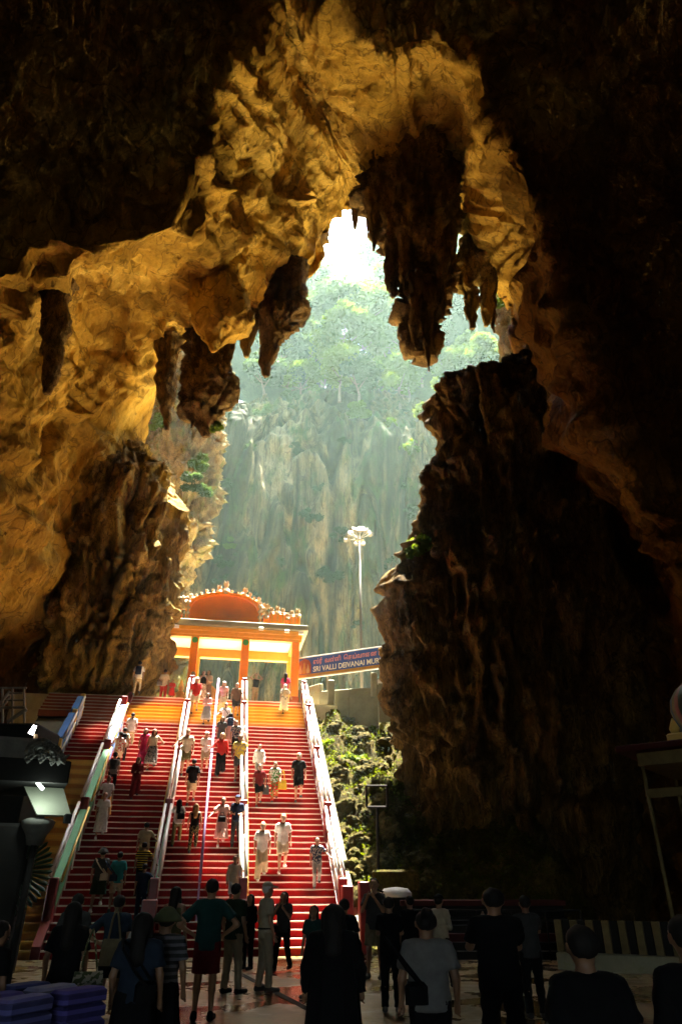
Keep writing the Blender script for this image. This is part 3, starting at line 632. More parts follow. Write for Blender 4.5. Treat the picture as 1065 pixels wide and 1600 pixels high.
# ------------------------------------------------------------------ orange gate at the head of the stairs
GW = 14.0; GD = 3.0
ge = sframe('gateway', 0, GW, 0, 'orange temple gateway with an arched pediment at the top of the stairs', 'gate')
pu = [sa(300.5, 1040, GW)[0], sa(381.5, 1040, GW)[0], sa(461, 1040, GW)[0]]; pu = [2 * pu[0] - pu[1]] + pu
zb = sa(381, 999, GW)[1]; zc = sa(381, 984, GW)[1]; zcc = sa(381, 976, GW)[1]
ul, ur = pu[0] - 1.2, sa(473, 1000, GW)[0]
for u in pu:
    MB().bbox((u, .17, (TOPZ + zb) / 2), (.42, .34, zb - TOPZ), .03).build('pillar', M['orange'], ge)
    MB().bbox((u + .05, GD, (TOPZ + zb) / 2), (.42, .34, zb - TOPZ), .03).build('pillar', M['amber'], ge)
    MB().bbox((u, .17, TOPZ + .4), (.5, .42, .8), .03).build('pillar_foot', M['rust'], ge)
for u in pu[1:3]:
    MB().tube((u, -.035, zb - .18), (u, -.002, zb - .18), .16, n=20).build('badge', M['leafsign'], ge)
mb = MB()
for z0, z1, y in ((zb, zb + .14, .0), (zb + .14, zb + .34, -.08), (zb + .34, zc, -.2)):
    mb.box(((ul + ur) / 2, .18 + y / 2, (z0 + z1) / 2), (ur - ul - (.2 + y) * .8, .36 - y, z1 - z0 - .004))
mb.build('front_beam', M['amber'], ge)
MB().box(((ul + ur) / 2, GD, zb - .02), (ur - ul - .3, .36, .5)).build('rear_beam', M['amber'], ge)
MB().box(((ul + ur) / 2, GD / 2 + .05, zb + .26), (ur - ul - .3, GD - .6, .1)).build('soffit', M['cream'], ge)
for u in pu: MB().box((u, GD / 2 + .1, zb + .1), (.3, GD - .7, .2)).build('cross_beam', M['amber'], ge)
MB().bbox(((ul + ur) / 2, GD / 2, (zc + zcc) / 2 + .02), (ur - ul + .5, GD + .9, zcc - zc), .04).build('cornice', M['concrete'], ge)
for px, py in ((276, 979), (408, 983), (448, 987), (470, 990)):
    u, z = sa(px, py, GW - .45); MB().bbox((u, -.5, z), (.28, .1, .16), .02).build('lamp', M['lampwhite'], ge)
# pediment
u0, zp0 = sa(288, 974, GW); u1, _ = sa(408, 977, GW); zt = sa(348, 925, GW)[1]; uc = (u0 + u1) / 2; hw = (u1 - u0) / 2; zs = sa(290, 948, GW)[1]
def arch(k, s=0.0):
    return [(uc + hw * k * math.cos(t), zs + (zt - zs) * k * math.sin(t)) for t in np.linspace(math.pi, 0, 25)]
a0 = arch(.90)
MB().prism([(uc - hw * .9, zcc + .03)] + a0 + [(uc + hw * .9, zcc + .03)], .2, .5).build('pediment', M['orange'], ge)
ao, ai = arch(1.0), arch(.88)
rim = [(uc - hw, zcc + .03)] + ao + [(uc + hw, zcc + .03), (uc + hw * .88, zcc + .03)] + ai[::-1] + [(uc - hw * .88, zcc + .03)]
rb = MB(); n = len(ao) + 2
outer = [(uc - hw, zcc + .03)] + ao + [(uc + hw, zcc + .03)]; inner = [(uc - hw * .88, zcc + .03)] + ai + [(uc + hw * .88, zcc + .03)]
for i in range(n - 1):
    V = [(x, y, z) for y in (.02, .6) for x, z in (outer[i], outer[i + 1], inner[i + 1], inner[i])]
    rb.add(V, [(0, 1, 2, 3), (7, 6, 5, 4), (0, 4, 5, 1), (2, 6, 7, 3)])
rb.build('pediment_rim', M['orange'], ge)
orn = MB().lathe([(.02, -.06), (.17, -.04), (.19, .06), (.12, .16), (.07, .2), (.1, .26), (.09, .33), (.02, .4)], n=10)
ov = np.array(orn.V); ov = ov * (1 + .35 * noise(ov * 9, 3)[:, None] + .2 * noise(ov * 22, 4)[:, None]); ov[:, 2] *= 1.15; orn_me = mesh_from('ornament', ov, orn.F, M['statue'], False)
for i, t in enumerate(np.linspace(math.pi * .97, math.pi * .03, 19)):
    o = link('ornament', orn_me, ge); o.location = (uc + hw * 1.0 * math.cos(t), .3, zs + (zt - zs) * math.sin(t)); o.rotation_euler = (0, -(t - math.pi / 2) * .55, 0); s = 1.75 if i == 9 else random.uniform(.5, 1.35); o.scale = (s * (.8 if i == 9 else 1), s, s)
for sx in (-1, 1):
    for k in range(4):
        o = link('ornament', orn_me, ge); o.location = (uc + sx * hw * .95, .05, zcc + .12 + k * .33); o.scale = (.75,) * 3
# parapet blocks with little carved crowns
for a, b, hy in ((412, 421, 950), (421, 447, 944), (447, 453, 952), (453, 470, 948), (262, 285, 945), (240, 262, 940)):
    ua, z0 = sa(a, 960, GW); ub_, _ = sa(b, 960, GW); zt2 = sa((a + b) / 2, hy + 14, GW)[1]
    MB().bbox(((ua + ub_) / 2, .35, (zcc + .03 + zt2) / 2), (ub_ - ua - .03, .5 if b - a > 12 else .36, zt2 - zcc - .03), .03).build('parapet', M['orange'], ge)
    nn = max(1, int((ub_ - ua) / .3))
    for k in range(nn):
        o = link('ornament', orn_me, ge); o.location = (ua + (k + .5) * (ub_ - ua) / nn, .3, zt2); s = .95 if k % 2 == 0 else 1.2; o.scale = (s, s, s)
    if b - a > 12:
        for k in range(3):
            MB().box((ua + (k + .5) * (ub_ - ua) / 3, .07, (zcc + zt2) / 2 + .05), (.06, .06, (zt2 - zcc) * .8)).build('pilaster', M['amber'], ge)

# banner
b0, b1 = at(463, 1043, 37.6), at(607, 1024, 35.2); bd = (b1 - b0); bd[2] = 0; bl = np.linalg.norm(bd); bang = math.atan2(bd[1], bd[0]); BL = bl + 1.6
ba = empty('banner', b0 - np.array([0, 0, .5]), bang, 'long blue temple banner with white lettering beside the gate', 'banner')
M['bannerblue'] = paint('banner_blue_print', (.03, .08, .42), .35, .12)
M['gilt'] = paint('banner_gold_border', (.4, .2, .03), .4, .2)
MB().box((BL / 2, .03, .48), (BL, .04, .96)).build('sheet', M['bannerblue'], ba)
MB().box((BL / 2, .0, -.05), (BL, .06, .16)).build('border', M['gilt'], ba)
MB().tube((-.1, 0, -.16), (BL, 0, -.16), .05).build('frame_bar', M['white'], ba)
MB().tube((-.1, 0, 1.0), (BL, 0, 1.0), .035).build('frame_bar', M['white'], ba)
M['letter'] = simple('white_letter', (.85, .85, .82), .5); M['pinkletter'] = simple('pink_letter', (.85, .30, .30), .5)
def text(body, loc, size, mat, parent, name='lettering', sx=1.0, off=.0):
    c = bpy.data.curves.new(name, 'FONT'); c.body = body; c.size = size; c.extrude = .004; c.offset = off; c.materials.append(mat)
    o = bpy.data.objects.new(name, c); COL.objects.link(o); bpy.context.view_layer.update(); me = bpy.data.meshes.new_from_object(o.evaluated_get(bpy.context.evaluated_depsgraph_get())); bpy.data.objects.remove(o); o = link(name, me, parent); o.location = loc; o.rotation_euler = (R(90), 0, 0); o.scale = (sx, 1, 1); return o
text('SRI VALLI DEIVANAI MURU', (1.05, -.002, .13), .40, M['letter'], ba, sx=.88, off=.006)
text('\u0bb8\u0bcd\u0bb0\u0bc0  \u0bb5\u0bb3\u0bcd\u0bb3\u0bbf  \u0bc6\u0ba4\u0baf\u0bcd\u0bb5\u0bbe\u0bc8\u0ba9 \u0bae\u0bc1', (1.05, -.002, .56), .36, M['pinkletter'], ba, sx=.8, off=.004)
pm = MB(); pm.prism([(.08, .06), (.08, .55), (.2, .8), (.5, .92), (.8, .8), (.92, .55), (.92, .06)], -.006, .008); pm.build('picture', M['rust'], ba)
for k, (x, c, h) in enumerate(((.26, 'statue', .5), (.5, 'gold', .64), (.74, 'statue', .5))):
    MB().prism([(x - .09, .08), (x - .11, h * .5), (x - .05, h * .8), (x - .04, h), (x, h + .1), (x + .04, h), (x + .05, h * .8), (x + .11, h * .5), (x + .09, .08)], -.014, -.007).build('painted_figure', M[c], ba)
for x in (.05, 1.9): MB().tube((x, .09, -1.6), (x, .09, -.08), .05).build('support', M['steel'], ba)
# mast with floodlights
mp = at(565, 1080, 43); mt = at(565, 838, 43); mh = mt[2] - TOPZ
me_ = empty('light_mast', (mp[0], 43, TOPZ), 0, 'tall floodlight mast in front of the hazy cliff', 'lamp mast')
MB().tube((0, 0, 0), (0, 0, mh), .10, .07, 12).build('pole', M['mast'], me_, True)
MB().lathe([(.34, 0), (.34, .05), (.1, .09)], (0, 0, mh - .4), 16).build('ring', M['steel'], me_)
for i, (x, y, z, ax, s) in enumerate(((-.75, -.1, .1, 20, 1), (-.4, -.4, .35, 10, 1), (0, -.5, .25, 0, 1.2), (.45, -.35, .3, -10, 1), (.8, 0, .15, -20, 1), (-.6, .4, .5, 0, 1), (.15, .3, .75, 0, 1.25), (.6, .35, .5, 0, 1), (-.22, -.3, -.75, 0, .8), (.22, -.3, -.75, 0, .8), (-1.0, -.1, -.35, 15, .8))):
    f = MB(); f.box((0, 0, 0), (.33 * s, .18, .26 * s), Matrix.Rotation(R(ax * 2), 3, 'Z') @ Matrix.Rotation(R(-30), 3, 'X')); o = f.build('floodlight', M['canvas'], me_); o.location = (x, y, mh + z)
    MB().tube((0, 0, mh - .2), (x, y, mh + z), .025).build('bracket', M['steel'], me_)
# retaining wall under the banner
rw = empty('retaining_wall', (0, 0, 0), 0, 'pale curved concrete wall with stubby posts under the banner', 'wall')
pts = [at(464, 1088, 37.3), at(500, 1092, 35.9), at(545, 1088, 35.4), at(590, 1078, 35.2), at(640, 1066, 35.0)]
for i, (a, b) in enumerate(zip(pts[:-1], pts[1:])):
    dv = b - a; L = math.hypot(dv[0], dv[1]); mb = MB(); mb.bbox((L / 2, .12, -.6), (L - .02, .24, 2.0 if i else 1.9), .03); o = mb.build('wall_panel', M['concrete'], rw); o.location = a; o.rotation_euler = (0, 0, math.atan2(dv[1], dv[0]))
for (px, py) in ((517, 1082), (584, 1070)):
    p = at(px, py, 35.25); MB().bbox((0, 0, 0), (.34, .34, 1.25), .05).build('wall_post', M['concrete'], rw).location = p
for px, col, lab in ((598, 'lampwhite', 'white bag lying on the pale curved wall'), (610, 'lampwhite', 'white bundle on the curved wall next to the pillar')):
    p = at(px, 1064, 35.3)
    g = MB().lathe([(.02, 0), (.3, .03), (.36, .14), (.26, .26), (.05, .31)], n=10); o = g.build('bundle', M[col], None, True); o.location = (p[0], p[1] + .05, p[2] - .18); tag(o, lab, 'bag')

# rubble slope right of the stairs
us = np.linspace(.25, 8.0, 190); ws = np.linspace(-.6, 13.6, 330); um, wm = np.meshgrid(us, ws, indexing='ij')
base = SL * np.clip(wm - .6, 0, None) * (.93) + .12 * um + .35 * np.sin(um * 1.1)
base = np.where(wm < 1.2, base * np.clip((wm + .2) / 1.4, 0, 1), base)
Pq = np.stack([um, wm, base], -1)
rough = .55 * fbm(Pq / 1.6, 2, 201) + .42 * ridged(Pq / .9, 2, 205) * .5 + .30 * np.abs(noise(Pq / .38, 209)) + .12 * fbm(Pq / .16, 2, 211)
edge = np.clip((um - .25) / 1.0, .12, 1)
zz = base + rough * edge
Wd = SO + um[..., None] * SU + wm[..., None] * SW; Wd[..., 2] = zz
sl_o = link('rubble_slope', mesh_from('rubble_slope', Wd.reshape(-1, 3), grid_faces(190, 330), M['rubble'], False)); tag(sl_o, kind='structure')
def slope_pt(u, w):
    i = int(np.clip(np.searchsorted(us, u), 0, 189)); j = int(np.clip(np.searchsorted(ws, w), 0, 329)); return Wd[i, j]
import bmesh
def rock_mesh(seed, sub=2):
    bm = bmesh.new(); bmesh.ops.create_icosphere(bm, subdivisions=sub, radius=1.0); V = np.array([v.co[:] for v in bm.verts]); F = [tuple(v.index for v in f.verts) for f in bm.faces]; bm.free()
    V = V * (1 + .45 * noise(V * 1.1 + seed * 7.7, seed)[:, None] + .25 * ridged(V * 1.7 + seed, 2, seed)[:, None] * .4); return V, F
rng = np.random.default_rng(5); VV = []; FF = []; nb = 0
protos = [rock_mesh(s, 2) for s in range(6)]
for i in range(520):
    u = rng.uniform(.6, 7.5); w = rng.uniform(.3, 13.2); V, F = protos[i % 6]; s = .07 + .22 * rng.uniform() ** 2.2
    p = slope_pt(u, w); q = Matrix.Rotation(rng.uniform(0, 6.28), 3, 'Z') @ Matrix.Rotation(rng.uniform(0, 6.28), 3, 'X')
    V2 = (V @ np.array(q).T) * s * np.array([1, 1, .75]) + p + np.array([0, 0, s * .2]); VV.append(V2); FF += [tuple(k + nb for k in f) for f in F]; nb += len(V)
o = link('rubble', mesh_from('rubble', np.concatenate(VV), FF, M['rubble'], False)); tag(o, kind='stuff')
BL_ = [(560, 1385, .5), (505, 1290, .45), (590, 1330, .5), (610, 1300, .45), (545, 1330, .45), (620, 1215, .5), (640, 1180, .5), (575, 1180, .45), (520, 1200, .4), (600, 1130, .5), (560, 1120, .5), (640, 1260, .55), (600, 1250, .4), (650, 1320, .6), (540, 1240, .35), (500, 1165, .3)]
bl_ = ranked([(q[0], q[1]) for q in BL_], 'mossy boulder', 'on the rubble slope')
for i, (px, py, s) in enumerate(BL_):
    u, w = stair_hit(px, py, .4); V, F = rock_mesh(20 + i, 4); V = V + .16 * fbm(V * 2.4, 3, i)[:, None] * V; o = link('boulder', mesh_from('boulder', V, F, M['rubble'], False))
    o.location = slope_pt(u, w) + np.array([0, 0, .1]); o.scale = (s, s * .9, s * .8); o.rotation_euler = (0, 0, i); tag(o, bl_[(px, py)], 'boulder', 'boulders on the rubble slope')
# low plants over the rubble (uncountable) and one bright plant
gq = np.random.default_rng(9); Vp = []; n = 9000
cu = gq.uniform(.5, 7.2, 160); cw = gq.uniform(1.0, 13.4, 160)
for i in range(n):
    k = i % 160; u = cu[k] + gq.normal(0, .22); w = cw[k] + gq.normal(0, .28)
    p = slope_pt(u, w) + np.array([0, 0, abs(gq.normal(0, .10)) + .03]); a = gq.normal(0, 1, 3); a[2] *= .5; a /= np.linalg.norm(a); b = np.cross(a, gq.normal(0, 1, 3)); b /= np.linalg.norm(b); s = gq.uniform(.035, .085)
    Vp += [p - a * s, p + b * s * .5, p + a * s, p - b * s * .5]
o = link('ground_cover', mesh_from('ground_cover', np.array(Vp), np.arange(4 * n).reshape(n, 4), M['mossleaf'])); tag(o, kind='stuff')
for px, py, s, lab in ((555, 1158, .5, 'bright lime leafy plant in the middle of the rubble slope'), (508, 1128, .36, 'low green plant on the rubble near the top of the right handrail'), (575, 1098, .4, 'leafy plant on the rubble just under the pale wall')):
    u, w = stair_hit(px, py + 10, .2); o = link('leafy_plant', leaf_cloud('leaves', 420, 1.5, 1.0, .3, px, M['leafl'], 7)); o.location = slope_pt(u, w) + np.array([0, 0, .25]); o.scale = (s,) * 3; tag(o, lab, 'plant')
ch = MB()
for i in range(12):
    w0, w1 = i * 1.05 + .2, (i + 1) * 1.05 + .18; ch.add([(x, y, SL * y + h) for x in (.12, .42) for y, h in ((w0, .0), (w1, .0), (w1, .12), (w0, .12))], [(0, 1, 2, 3), (7, 6, 5, 4), (0, 4, 5, 1), (1, 5, 6, 2), (2, 6, 7, 3), (3, 7, 4, 0)])
o = ch.build('drain_channel', M['concrete']); o.location = SO; o.rotation_euler = (0, 0, SA); tag(o, 'pale concrete strip running up beside the right handrail', 'kerb')
# sign frame on its pole, concrete block, water drum, low red terrace
fp = at(591, 1358, 25.6); e = empty('sign_frame', (fp[0], fp[1], 0), 0, 'empty square iron sign frame on a thin pole over the rubble', 'sign frame')
zt_, zb_ = at(591, 1228, 25.6)[2], at(591, 1261, 25.6)[2]; hw_ = (at(607, 1240, 25.6)[0] - at(575, 1240, 25.6)[0]) / 2
MB().tube((0, 0, 0), (0, 0, zb_), .05, n=8).build('pole', M['dark'], e)
for a, b in (((-hw_, 0, zb_), (hw_, 0, zb_)), ((-hw_, 0, zt_), (hw_, 0, zt_)), ((-hw_, 0, zb_), (-hw_, 0, zt_)), ((hw_, 0, zb_), (hw_, 0, zt_))): MB().tube(a, b, .045, n=6).build('frame_bar', M['dark'], e)
p0 = at(582, 1359, 25.2); p1 = at(656, 1359, 25.2)
o = MB().bbox(((p0[0] + p1[0]) / 2, 25.8, p0[2] / 2), (p1[0] - p0[0], 1.2, p0[2]), .06).build('concrete_block', M['rubble']); tag(o, 'square mossy concrete block at the foot of the rubble slope', 'block')
p = at(618, 1386, 23.6); e = empty('water_drum', (p[0], 23.6, 0), 0, 'dark drum with a pale domed lid behind the crowd', 'drum')
MB().lathe([(.42, 0), (.44, .1), (.44, p[2] - .28), (.4, p[2] - .26)], n=24).build('drum_body', M['dark'], e, True); MB().lathe([(.47, p[2] - .27), (.47, p[2] - .16), (.36, p[2] - .04), (.05, p[2])], n=24).build('lid', M['lampwhite'], e, True)
e = empty('low_terrace', (0, 0, 0), 0, 'low red walled terrace with steps behind the crowd on the right', 'terrace')
xa, xb = at(628, 1410, 23)[0], at(880, 1410, 23)[0]
MB().bbox(((xa + xb) / 2, 23.6, .62), (xb - xa, 1.0, 1.24), .03).build('wall', M['black'], e); MB().bbox(((xa + xb) / 2, 23.55, 1.30), (xb - xa + .1, 1.2, .14), .02).build('coping', M['rust_dark'], e)
for k in range(5): MB().bbox(((xa + xb) / 2, 22.95 - k * .26, .95 - k * .19 - .1), (xb - xa, .26, .2), .01).build('step', M['rust_dark'] if k == 2 else M['black'], e)
for z in (.9, 1.15): MB().tube((xa, 21.55, z), (xb, 21.55, z), .025).build('rail_pipe', M['dark'], e)
for k in range(6): MB().tube((xa + (xb - xa) * k / 5, 21.55, 0), (xa + (xb - xa) * k / 5, 21.55, 1.15), .025).build('rail_post', M['dark'], e)

# ------------------------------------------------------------------ left shrine, lamp, platform railing, fan, stall
SY = 11.5
def P2(px, py, Y=SY): return at(px, py, Y)
PHI = math.atan2(-P2(40, 1200)[0], SY)
e = empty('shrine_canopy', (P2(0, 1200)[0], SY, 0), PHI, 'dark shrine canopy with curled carvings at the left picture edge', 'shrine')
ox = P2(0, 1200)[0]
def lx(px, py, Y=SY):
    r = ray(px, py); U_ = np.array([math.cos(PHI), math.sin(PHI), 0]); N_ = np.array([-math.sin(PHI), math.cos(PHI), 0]); o_ = np.array([ox, SY, 0])
    d = ((o_ - CAM) @ N_) / (r @ N_); q = CAM + d * r; return float((q - o_) @ U_), float(q[2])
x0, z0 = lx(-60, 1217); x1, z1 = lx(107, 1217); zt1 = lx(100, 1190)[1]
MB().bbox(((x0 + x1) / 2, 1.0, (z0 + zt1) / 2), (x1 - x0, 2.2, zt1 - z0), .02).build('fascia', M['black'], e)
xc, zc_ = lx(60, 1178); xl, _ = lx(-60, 1178); xr, _ = lx(95, 1190)
MB().bbox(((xl + xr) / 2 - .1, 1.0, zt1 + .17), (xr - xl - .25, 2.0, .34), .06).build('frieze', M['carve'], e)
for k, (px, py, r) in enumerate(((62, 1178, .21), (78, 1182, .16), (90, 1190, .10))):
    cx, cz = lx(px, py)
    for j in range(3):
        rr = r * (1 - j * .3); mb = MB(); pts = [(cx + rr * math.cos(t), -.12 - .04 * j, cz + rr * math.sin(t)) for t in np.linspace(R(-30), R(230), 14)]; mb.path(pts, .032, 7); mb.build('carved_scroll', M['carve'], e, True)
cx, cz = lx(98, 1190); MB().tube((cx - .1, -.1, cz - .04), (cx + .09, -.1, cz + .1), .06, .01, 8).build('carved_scroll', M['carve'], e, True)
xs0, zs0 = lx(40, 1217); xs1, zs1 = lx(109, 1274)
pw = MB(); pw.add([(lx(40, 1219)[0], .5, z0 - .01), (lx(104, 1219)[0], .5, z0 - .01), (lx(112, 1273)[0], .05, zs1), (lx(58, 1273)[0], .05, zs1), (lx(40, 1219)[0], .54, z0 - .01), (lx(104, 1219)[0], .54, z0 - .01), (lx(112, 1273)[0], .09, zs1 - .02), (lx(58, 1273)[0], .09, zs1 - .02)],
               [(0, 3, 2, 1), (4, 5, 6, 7), (0, 1, 5, 4), (1, 2, 6, 5), (2, 3, 7, 6), (3, 0, 4, 7)]); pw.build('lit_panel', M['panel'], e)
cx, cz = lx(60, 1292); MB().lathe([(.12, -.25), (.16, -.1), (.24, .02), (.26, .1), (.18, .14)], (cx, .3, cz), 10).build('capital', M['carve'], e, True)
cx2, _ = lx(6, 1300); MB().bbox((cx2, .9, 1.3), (.8, 1.2, 2.6), .05).build('pillar', M['black'], e)
MB().tube((cx, .3, 0), (cx, .3, cz - .2), .05, n=12).build('post', M['black'], e, True)
cx, cz = lx(106, 1279); MB().bbox((cx, .02, cz), (.12, .1, .14), .02).build('lamp_box', M['black'], e)
M['tube'] = simple('fluorescent_tube', (.9, .95, .9), .5, 0, (.85, 1.0, .88), .5)
a, b = lx(57, 1219), lx(67, 1233)
e2 = empty('fluorescent_lamp', (ox, SY, 0), PHI, 'white fluorescent tube lighting the pale panel under the shrine canopy', 'lamp')
MB().tube((a[0], .1, a[1]), (b[0], .0, b[1]), .028, n=8).build('tube', M['tube'], e2, True)
pl = bpy.data.lights.new('shrine_lamp', 'POINT'); pl.energy = .9; pl.color = (.85, 1, .88); pl.shadow_soft_size = .06; plo = bpy.data.objects.new('shrine_lamp', pl); COL.objects.link(plo); plo.location = (ox + b[0] * math.cos(PHI) + .1 * math.sin(PHI), SY + b[0] * math.sin(PHI) - .1 * math.cos(PHI), b[1] - .05)
e3 = empty('lamp_on_stem', (0, 0, 0), 0, 'small bright white lamp on a stem above the shrine canopy', 'lamp')
MB().tube(at(48, 1147, 12), at(55, 1134, 12), .045, .03, 10).build('tube', simple('bright_lamp', (.9, .9, .9), .5, 0, (1, 1, .95), 1.2), e3, True)
MB().tube(at(57, 1166, 12), at(56, 1148, 12), .06, .03, 8).build('stem', M['gilt'], e3, True)
# railed platform behind the canopy
e = empty('platform_railing', (0, 0, 0), 0, 'thin steel railing on a dark platform at the left picture edge', 'railing')
for a, b, r in (((-20, 1075), (42, 1075), .03), ((14, 1083), (36, 1083), .03), ((8, 1094), (38, 1094), .03), ((-5, 1106), (40, 1105), .04), ((-5, 1106), (16, 1080), .04), ((12, 1128), (42, 1108), .05), ((0, 1112), (16, 1088), .03)):
    MB().tube(at(*a, 18), at(*b, 18), r, n=6).build('rail_pipe', M['steel'], e)
for x in (4, 20, 38): MB().tube(at(x, 1135, 18), at(x, 1075, 18), .03, n=6).build('rail_post', M['steel'], e)
pq = at(10, 1132, 18); MB().bbox((pq[0] - .8, 18.6, pq[2] / 2), (3.4, 1.6, pq[2]), .05).build('platform', M['black'], e)
# green pleated fan
fc = at(17, 1362, 13.4); e = empty('peacock_fan', fc, 0, 'green pleated fan shaped ornament standing left of the tan steps', 'ornament')
M['fan'] = paint('green_fan', (.018, .11, .045), .45, .3); M['fand'] = paint('dark_fan', (.012, .03, .02), .5, .3)
MB().tube((0, .03, 0), (0, .09, 0), .30, n=28).build('fan_core', M['fand'], e); MB().tube((0, .06, -1.3), (0, .06, -.2), .05).build('stand', M['black'], e)
for k in range(44):
    t = 2 * math.pi * k / 44; c_, s_ = math.cos(t), math.sin(t); r0, r1 = .3, .72; wd = .034; nx, nz = -s_, c_
    V = [(c_ * r0 - nx * wd * .6, .05, s_ * r0 - nz * wd * .6), (c_ * (r1 - .06) - nx * wd, .05, s_ * (r1 - .06) - nz * wd), (c_ * r1, .03, s_ * r1), (c_ * (r1 - .06) + nx * wd, .05, s_ * (r1 - .06) + nz * wd), (c_ * r0 + nx * wd * .6, .05, s_ * r0 + nz * wd * .6), (c_ * r0, -.01, s_ * r0), (c_ * (r1 - .08), -.01, s_ * (r1 - .08))]
    MB().add(V, [(0, 1, 6, 5), (5, 6, 3, 4), (1, 2, 6), (6, 2, 3), (0, 5, 4)]).build('pleat', M['fan'], e)
# souvenir stall with folded cloth
q = at(20, 1500, 7.2); e = empty('stall_table', (q[0] - .1, 7.2, 0), R(-28), 'dark souvenir stall table at the lower left edge', 'table')
MB().bbox((0, 0, .52), (1.1, 1.9, .06), .01).build('table_top', M['black'], e)
for sx in (-.5, .5):
    for sy in (-.88, .88): MB().box((sx, sy, .245), (.06, .06, .49)).build('leg', M['black'], e)
clc = [((.035, .03, .11), 'violet'), ((.05, .05, .13), 'lilac'), ((.015, .018, .06), 'indigo'), ((.09, .09, .14), 'pale')]
for k in range(9):
    c_, nm_ = clc[k % 4]; r_, cc = k // 3, k % 3
    mb = MB()
    for j in range(3): mb.bbox((0, .0, .06 + j * .115), (.3 - .02 * j, .5, .105), .03)
    o = mb.build('folded_cloth', cloth(c_, 'stripe', tuple(min(1, x * 2.2) for x in c_))); o.location = Vector(e.location) + Matrix.Rotation(R(-28), 3, 'Z') @ Vector((-.36 + cc * .36, -.62 + r_ * .62, .55)); o.rotation_euler = (0, 0, R(-28 + random.uniform(-6, 6)))
    tag(o, '%s stack of folded cloth, %s row and %s on the stall table' % (nm_, ['front', 'middle', 'back'][r_], ['left', 'centre', 'right'][cc]), 'cloth', 'folded cloth on the stall')

# ------------------------------------------------------------------ right kiosk with dome, striped parapet
M['ochreboard'] = paint('faded_ochre_paint', (.13, .10, .04), .7, .3)
KY = 14.0; kp = at(995, 1185, KY); kx = kp[0]
e = empty('domed_kiosk', (kx, KY, 0), R(-38), 'dark kiosk with a striped dome on its flat roof at the right edge', 'kiosk')
zr = kp[2]
MB().bbox((1.5, 1.2, zr + .16), (3.6, 3.0, .12), .02).build('roof_slab', M['rust_dark'], e); MB().bbox((1.5, 1.2, zr - .03), (3.0, 2.5, .24), .02).build('beam', M['ochreboard'], e)
for x, y in ((.05, .05), (2.95, .05), (.05, 2.35), (2.95, 2.35)): MB().tube((x, y, 0), (x, y, zr - .15), .035, n=8).build('post', M['ochreboard'], e, True)
zcb = at(1003, 1240, KY)[2]; MB().bbox((1.5, .05, zcb), (2.9, .06, .16), .01).build('rail_board', M['ochreboard'], e)
MB().bbox((1.2, .9, zr + .33), (1.3, 1.3, .22), .03).build('plinth', M['tan'], e)
dm = [(.42, 0), (.5, .06), (.5, .16), (.56, .3), (.6, .5), (.56, .72), (.42, .92), (.22, 1.06), (.12, 1.1), (.14, 1.18), (.08, 1.26), (.1, 1.34), (.03, 1.5)]
dome_c = [M['postred'], M['fand'], paint('faded_blue', (.05, .08, .12), .7), M['ochreboard']]
def dome():
    o = MB().lathe(dm, (0, 0, 0), 32).build('dome', M['postred'], e, True); o.location = (1.2, .9, zr + .44)
    for i in range(1, 4): o.data.materials.append(dome_c[i])
    for i, pgn in enumerate(o.data.polygons): pgn.material_index = (i % 32) % 4 if pgn.index < 32 * 8 else 3
dome()
for dx, dy in ((-.5, -.5), (.5, -.5), (-.5, .5), (.5, .5)): MB().lathe([(.07, 0), (.1, .1), (.06, .2), (.01, .3)], (1.2 + dx, .9 + dy, zr + .44), 8).build('finial', M['yellow'], e, True)
e = empty('striped_parapet', (0, 0, 0), 0, 'low parapet of yellow and dark upright boards near the right edge', 'parapet')
pa, pb = at(868, 1463, 19.5), at(1075, 1463, 18.0); L = np.linalg.norm(pb - pa); nb_ = 16
for k in range(nb_):
    p = pa + (pb - pa) * (k + .5) / nb_; o = MB().bbox((0, 0, .68), (L / nb_ - .015, .1 if k % 2 else .14, .66), .01).build('board', M['ochreboard'] if k % 2 == 0 else M['black'], e); o.location = (p[0], p[1], 0); o.rotation_euler = (0, 0, math.atan2(pb[1] - pa[1], pb[0] - pa[0]))
o = MB().bbox((0, 0, .17), (L, .4, .34), .02).build('kerb', M['concrete'], e); o.location = tuple((pa + pb) / 2 * np.array([1, 1, 0])); o.rotation_euler = (0, 0, math.atan2(pb[1] - pa[1], pb[0] - pa[0]))

# ------------------------------------------------------------------ floor details
g0, g1 = ground(366, 1517), ground(512, 1594); dv = g1 - g0; L = np.linalg.norm(dv)
o = MB().box((L / 2, 0, .006), (L, .13, .006)).build('drain_slot', M['black']); o.location = g0; o.rotation_euler = (0, 0, math.atan2(dv[1], dv[0])); tag(o, kind='structure')
pv_root = empty('paved_strip', (0, 0, 0)); pv_root['kind'] = 'structure'
M['paver'] = paint('worn_paver', (.22, .17, .09), .4, .35, (.08, .07, .04, .5), 1.1)
pvm = mesh_from('paver', *(lambda m: (m.V, m.F))(MB().bbox((0, 0, .011), (.385, .285, .022), .012)), M['paver'])
for i in range(8):
    for j in range(36):
        o = link('paver', pvm, pv_root); o.location = (-6.6 + i * .4 + (j % 2) * .2, 8.6 + j * .3, random.uniform(-.004, .002)); o.rotation_euler = (random.uniform(-.008, .008), random.uniform(-.008, .008), random.uniform(-.01, .01))
